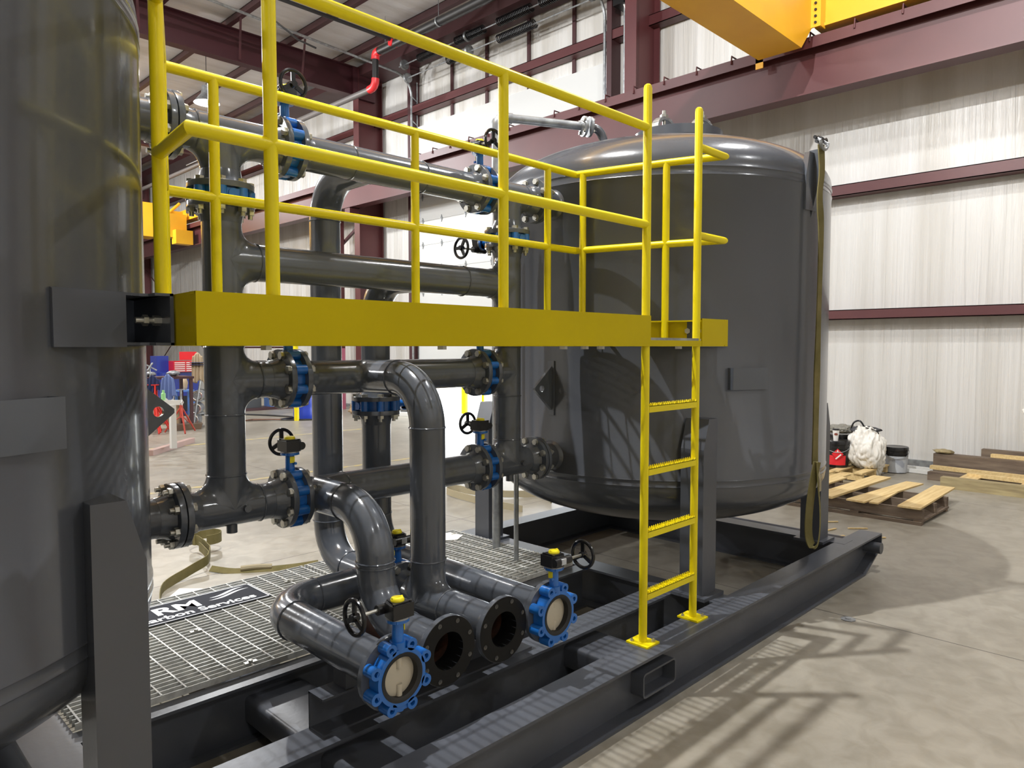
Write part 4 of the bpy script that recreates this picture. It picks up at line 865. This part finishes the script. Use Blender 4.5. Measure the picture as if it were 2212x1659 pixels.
b=B(); b.tube(smooth([(10.55,3.72,.64),(10.55,3.68,.73),(10.55,3.60,.75),(10.56,3.54,.66)]),.012,8); b.tube(smooth([(10.5,3.6,.66),(10.45,3.45,.67),(10.45,3.33,.62),(10.5,3.38,.56),(10.55,3.5,.6)]),.008,8); put('bag_strap',b,BLK,t)
# timber stack at the wall
def timber(p,q,w_,h,label,m): 
    b=B(); b.bar(p,q,w_,h); o=put('timber_beam',b,m,smooth=False); tag(o,label,'timber','timbers stacked at the foot of the wall'); return o
timber((10.33,2.52,.07),(10.29,.2,.07),.13,.14,'long pale treated timber at the front of the stack by the wall',WOODP)
timber((10.85,2.80,.055),(10.75,.2,.055),.14,.11,'grey weathered timber lying flat behind the front timber',WOODG)
timber((11.35,2.86,.15),(11.25,.2,.15),.16,.30,'thick dark weathered timber, second from the back of the stack',WOODG)
timber((11.62,2.35,.19),(11.58,.2,.19),.12,.38,'dark weathered timber against the wall, rearmost of the stack',WOODG)
timber((11.08,2.84,.135),(10.9,.2,.135),.09,.05,'narrow fresh pine board on the middle of the timber stack',WOOD)
timber((10.66,2.30,.15),(10.45,.2,.15),.10,.045,'fresh pine board laid over the front timbers',WOOD)
timber((11.40,2.2,.325),(11.32,.2,.325),.09,.045,'fresh pine board on the thick dark timber',WOOD)
for x,y in ((10.5,2.25),(10.55,1.6),(10.5,1.0)):
    b=B(); b.box(x-.16,y-.10,.12,x+.30,y+.10,.135); o=put('pine_offcut',b,WOOD,smooth=False); tag(o,'short pine slat bridging the front timbers of the stack','slat','short slats on the timber stack')
o=blob('wood_offcut',(11.35,2.75,.33),(.10,.12,.03),WOODP,'split yellow wood offcut on the end of the thick timber','wood offcut',5,.3,sub=3)
for p,q in (((7.30,2.58),(7.42,2.44)),((7.02,2.36),(7.18,2.20)),((7.35,2.9),(7.5,2.75)),((6.95,2.72),(7.2,2.66)),((6.70,2.62),(6.98,2.5))):
    b=B(); b.bar((p[0],p[1],.006),(q[0],q[1],.008),.022,.008); o=put('wood_splinter',b,WOOD,smooth=False); tag(o,'small pine splinter on the floor in front of the weathered pallet','splinter','pine splinters on the floor')
for p,q,l in (((11.25,3.25,.03),(11.2,2.75,.03),'white metal angle strip on the floor, the one nearer the grey pail'),((11.5,3.4,.035),(11.45,2.7,.035),'white metal angle strip on the floor, the one nearer the wall')):
    b=B(); b.bar(p,q,.055,.05); o=put('metal_strip',b,WHTP,smooth=False); tag(o,l,'metal strip')
t=thing('mop','yellow pole tool with white cloth at the right picture edge by the wall','mop',(11.55,1.72,.38))
blob('white_rag',(11.5,1.74,.92),(.10,.13,.08),CLOTHW,seed=6,amp=.4,parent=t,sub=4); blob('yellow_handle',(11.52,1.70,.62),(.06,.05,.27),YEL,seed=8,amp=.3,parent=t,sub=3)
# ================================================================== WORK AREA FAR LEFT
t=thing('welding_stand','white painted square-tube welding frame on a pinkish skid base at far left','frame',(4.6,12.8,0))
b=B(); b.bar((4.25,13.15,.84),(4.76,12.62,.84),.08,.08); b.ring(.052,.034,(4.765,12.61,.84),(.69,-.72,0),.01,4); put('top_tube',b,WHTP,t,smooth=False)
b=B(); b.box(4.60,12.66,.06,4.69,12.75,.80); put('upright_tube',b,WHTP,t,smooth=False)
b=B(); b.bar((4.2,12.5,.045),(5.35,13.7,.045),.10,.09); put('base_beam',b,mat('pinkish_primer',(.45,.30,.26),.6),t,smooth=False)
b=B(); b.box(4.752,12.60,.82,4.762,12.63,.86); put('tube_hole',b,BLK,t)
o=put('spray_bottle',B().lathe([(0,0),(.035,0),(.036,.11),(.02,.13),(.02,.17),(0,.17)],(4.55,12.84,.88),(0,0,1),16),LIME); tag(o,'light green bottle standing on the white welding frame','bottle')
def jackstand(x,y,h,label,m,pole=GALV):
    t=thing('jack_stand',label,'jack stand',(x,y,0),'red tripod jack stands')
    b=B(); b.tube([(x,y,h*.35),(x,y,h*.75)],.035,12); put('sleeve',b,m,t)
    b=B(); b.tube([(x,y,h*.6),(x,y,h)],.020,10); b.bar((x-.07,y,h),(x+.07,y,h),.05,.02); put('post',b,pole,t)
    for i in range(3):
        g=R(20+120*i); b=B(); b.tube([(x,y,h*.62),(x+.34*math.cos(g),y+.34*math.sin(g),.015)],.017,8); b.tube([(x,y,h*.4),(x+.22*math.cos(g),y+.22*math.sin(g),.18)],.011,8); put('leg',b,m,t)
    return t
REDJ=mat('red_orange_enamel',(.42,.05,.03),.45)
jackstand(5.81,15.41,.90,'dull red tripod jack stand just left of the grey header',REDJ)
for i,(x,y) in enumerate(((5.30,15.9),(5.42,15.75),(5.52,15.95),(5.35,16.25))): jackstand(x,y,1.0,'bright red tripod jack stand in the cluster under the hanging shirt',mat('bright_red_enamel',(.6,.03,.02),.4) if i==0 else bpy.data.materials['bright_red_enamel'],bpy.data.materials['bright_red_enamel'])
t=thing('work_bench','cluttered dark work bench behind the hanging shirt at far left','bench',(5.6,16.3,0))
b=B(); b.box(4.9,15.95,1.10,6.3,16.6,1.15); put('bench_top',b,REDD,t)
for x,y in ((4.95,16.0),(6.25,16.0),(4.95,16.55),(6.25,16.55)):
    b=B(); b.box(x-.03,y-.03,0,x+.03,y+.03,1.1); put('leg',b,REDD,t)
for i,(x,y,sz) in enumerate(((5.2,16.2,.12),(5.5,16.3,.09),(5.95,16.2,.1))):
    o=blob('bench_tool',(x,y,1.15+sz*.6),(sz*1.3,sz,sz*.6),GALV if i else BLK,'dark metal tool part lying on the cluttered bench','tool',i+11,.4,sub=3); o['group']='tools on the far bench'
b=B(); b.bar((5.28,15.98,1.45),(5.48,15.80,1.30),.03,.02); b.bar((5.30,15.80,1.30),(5.46,15.98,1.45),.03,.02); b.tube([(5.38,15.9,1.15),(5.38,15.9,1.38)],.015,8); o=put('cross_handle',b,GALV); tag(o,'grey cross shaped clamp handle on the far bench','clamp')
def hang(name,label,cat,x,y,z0,z1,wd,m,seed):
    b=B(); rnd=random.Random(seed); n=30;rows=16;vs=[]
    for s_ in (0,1):
        for j in range(rows+1):
            u=j/rows
            for i in range(n+1):
                a=i/n-.5; ww=wd*(.75+.35*u+.05*math.sin(6*u)); off=.03*math.sin(a*22+seed+u*2)*(.4+u)+ (.04 if s_ else 0)
                vs.append((x+a*ww*.72+off*.7,y-a*ww*.70+off*.7,z1+(z0-z1)*u+.04*math.cos(a*7)*(1-u)-.05*math.sin(a*9+seed)*u))
    m_=(n+1)*(rows+1); fs=[]
    for s_ in (0,1):
        for j in range(rows):
            for i in range(n): k_=s_*m_+j*(n+1)+i; fs.append((k_,k_+1,k_+n+2,k_+n+1))
    bd=[i for i in range(n+1)]+[j*(n+1)+n for j in range(1,rows+1)]+[rows*(n+1)+i for i in range(n-1,-1,-1)]+[j*(n+1) for j in range(rows-1,0,-1)]
    for a,c in zip(bd,bd[1:]+bd[:1]): fs.append((a,c,c+m_,a+m_))
    b.add(vs,fs); o=put(name,b,m,ang=180); tag(o,label,cat); return o
hang('blue_shirt','blue grey shirt hung over the bench edge at far left','shirt',5.62,15.62,.72,1.18,.30,PERI,1)
hang('navy_jacket','navy jacket hung beside the blue grey shirt at far left','jacket',5.40,15.84,.86,1.16,.30,NAVY,2)
t=thing('tan_coverall','tan coverall with dark bands hanging next to the red tool chest','coverall',(6.70,16.70,1.0))
o=hang('tan_coverall_cloth','x','x',6.68,16.72,1.0,1.62,.26,TAN,3); del o['label']; del o['category']; o.name='coverall_cloth'; o.parent=t; o.matrix_parent_inverse=WM[t].inverted()
for z in (1.38,1.43): 
    b=B(); b.bar((6.56,16.78,z),(6.80,16.55,z),.13,.012); put('dark_band',b,NAVY,t)
t=thing('tool_chest','open red tool chest with striped drawers at far left','tool chest',(7.4,19.6,1.05))
b=B(); b.box(7.15,19.4,1.13,7.75,19.8,1.42); b.bar((7.45,19.80,1.55),(7.8,19.55,1.55),.02,.22); put('chest_body',b,TOOLR,t,smooth=False)
for i in range(5):
    for x0 in (7.17,7.47):
        b=B(); b.box(x0,19.385,1.155+i*.052,x0+.26,19.4,1.175+i*.052); put('drawer_front',b,WHTP,t)
t2=thing('tool_cabinet','dark blue steel cabinet carrying the red tool chest at far left','cabinet',(7.2,19.9,0))
b=B(); b.box(6.9,19.5,0,7.85,20.1,1.12); b.box(6.85,19.75,.9,7.15,20.2,1.55); put('cabinet_body',b,TOOLB,t2,smooth=False)
b=B(); b.box(7.0,19.49,.1,7.8,19.5,.5); put('cabinet_door',b,BLK,t2)
for x,y,z,r_,l in ((6.45,16.17,.70,.155,'grey round drum housing, topmost of the three left of the header'),(6.42,16.19,.42,.155,'grey round drum housing, middle one of the three left of the header'),(6.36,16.23,.17,.175,'grey round drum housing, lowest and widest of the three left of the header')):
    t=thing('drum_housing',l,'housing',(x,y,z-r_),'round housings stacked at far left')
    b=B(); b.cyl((x,y,z),(x+.18,y+.3,z),r_*.82,28); b.box(x+.02,y+.05,z-r_*.86,x+.25,y+.3,z-r_*.6); put('drum_body',b,GALV,t)
    q=B(); q.torus((x-.005,y-.012,z),(-.5,-.87,0),r_*.62,.018,30,8); put('chrome_ring',q,CHROME,t)
b=B(); b.tube([(6.30,16.05,.05),(6.45,16.0,1.05)],.018,8); o=put('steel_rod',b,GALV); tag(o,'straight steel rod leaning in front of the round drum housings','rod')
t=thing('blue_stool','light blue metal stool with tan glove on it at far left','stool',(6.65,17.4,0))
b=B(); b.box(6.50,17.25,.74,6.82,17.60,.78); put('stool_seat',b,BENCHB,t)
for x,y in ((6.52,17.28),(6.80,17.28),(6.52,17.57),(6.80,17.57)):
    b=B(); b.box(x-.025,y-.025,0,x+.025,y+.025,.75); put('leg',b,BENCHB,t)
o=blob('work_glove',(6.63,17.36,.92),(.07,.06,.15),TAN,'tan leather glove standing on the blue stool','glove',9,.2,sub=4)
t=thing('white_bucket','white plastic bucket with wire handle beside the dull red jack stand','bucket',(6.30,17.5,.45))
b=B(); b.lathe([(0,0),(.11,0),(.13,.30),(.14,.31),(.13,.32),(0,.31)],(6.30,17.45,.45),(0,0,1),24); put('bucket_body',b,WHTP,t)
b=B(); b.tube([(6.30+.13*math.cos(PI*i/10),17.45-.02,.77+.12*math.sin(PI*i/10)) for i in range(11)],.006,6); put('bucket_handle',b,GALV,t)
b=B(); b.box(6.1,17.3,0,6.5,17.6,.45); o=put('cardboard_box',b,CARD); tag(o,'brown cardboard box under the white bucket at far left','box')
b=B(); b.prism([(0,0),(.8,0),(.85,.12),(-.05,.12)],(5.75,15.9,0),(.78,-.10,0),(0,0,1),(.1,.3,0)); o=put('steel_trough',b,mat('brown_steel_plate',(.14,.09,.055),.6)); tag(o,'brown folded steel trough on the floor below the round drum housings','trough')
t=thing('blue_drum','blue plastic drum standing behind the middle pipes at left','drum',(9.15,16.3,0))
b=B(); pr=[(0,0),(.27,0)]
for i in range(9): pr.append((.28+(.012 if i%3==1 else 0),.04+i*.1))
b.lathe(pr+[(.27,.88),(0,.88)],(9.15,16.3,0),(0,0,1),32); put('drum_body',b,BARREL,t)
b=B(); b.torus((9.15,16.3,.88),(0,0,1),.265,.018,32,8); put('drum_rim',b,BLK,t)
b=B(); b.tube(smooth([(7.2,19.2,.02),(8.2,18.6,.02),(8.85,17.5,.02),(9.0,16.6,.02),(8.5,16.35,.02),(8.9,15.9,.02),(9.6,15.6,.02)]),.02,8); o=put('air_hose',b,BLK); tag(o,'black air hose snaking across the floor near the blue drum','hose')
b=B()
for i in range(4): b.tube(smooth([(7.75+.03*i,16.7-.05*i,.02+.01*i),(8.1,16.55+.04*i,.03),(8.55,16.35-.03*i,.02)]),.015,6)
o=put('rebar_bundle',b,mat('rusty_bars',(.16,.08,.05),.8)); tag(o,'small bundle of rusty bars on the floor left of the blue drum','bar bundle')
b=B(); b.cyl((8.75,16.0,0),(8.75,16.0,2.2),.06,12); o=put('bollard',b,YEL); tag(o,'tall yellow post behind the upper left blue valve','post')
b=B(); b.bar((11.0,15.9,.05),(11.35,14.9,.05),.12,.10); o=put('concrete_curb',b,WHTP); tag(o,'pale curb block on the floor at the left door jamb','curb')
for i,(x,y) in enumerate(((11.1,16.6),(11.3,16.2))):
    o=blob('scrap_pile',(x-.25,y,.12),(.18,.16,.12),BLK if i else CARD,['brown scrap heap by the pink post','black scrap heap by the pink post'][i],'scrap',i+20,.5,sub=4)
t=thing('machine_rack','dark workshop rack with machines far behind the left pipes','rack',(9,19.5,0))
b=B(); b.box(8.4,19.3,0,10.6,19.9,.08); b.box(8.4,19.3,.9,10.6,19.9,.96); b.box(8.4,19.3,1.75,10.6,19.9,1.8); put('shelf',b,REDD,t)
for x in (8.42,10.56):
    b=B(); b.box(x-.03,19.3,0,x+.03,19.36,2.1); b.box(x-.03,19.84,0,x+.03,19.9,2.1); put('upright',b,BLK,t)
b=B(); b.box(8.6,19.35,.96,9.1,19.8,1.5); b.box(9.8,19.35,.08,10.4,19.8,.7); put('blue_machine',b,BENCHB,t)
b=B(); b.box(9.2,19.35,.96,9.7,19.8,1.4); b.box(8.6,19.35,.08,9.5,19.8,.8); put('black_machine',b,BLK,t)
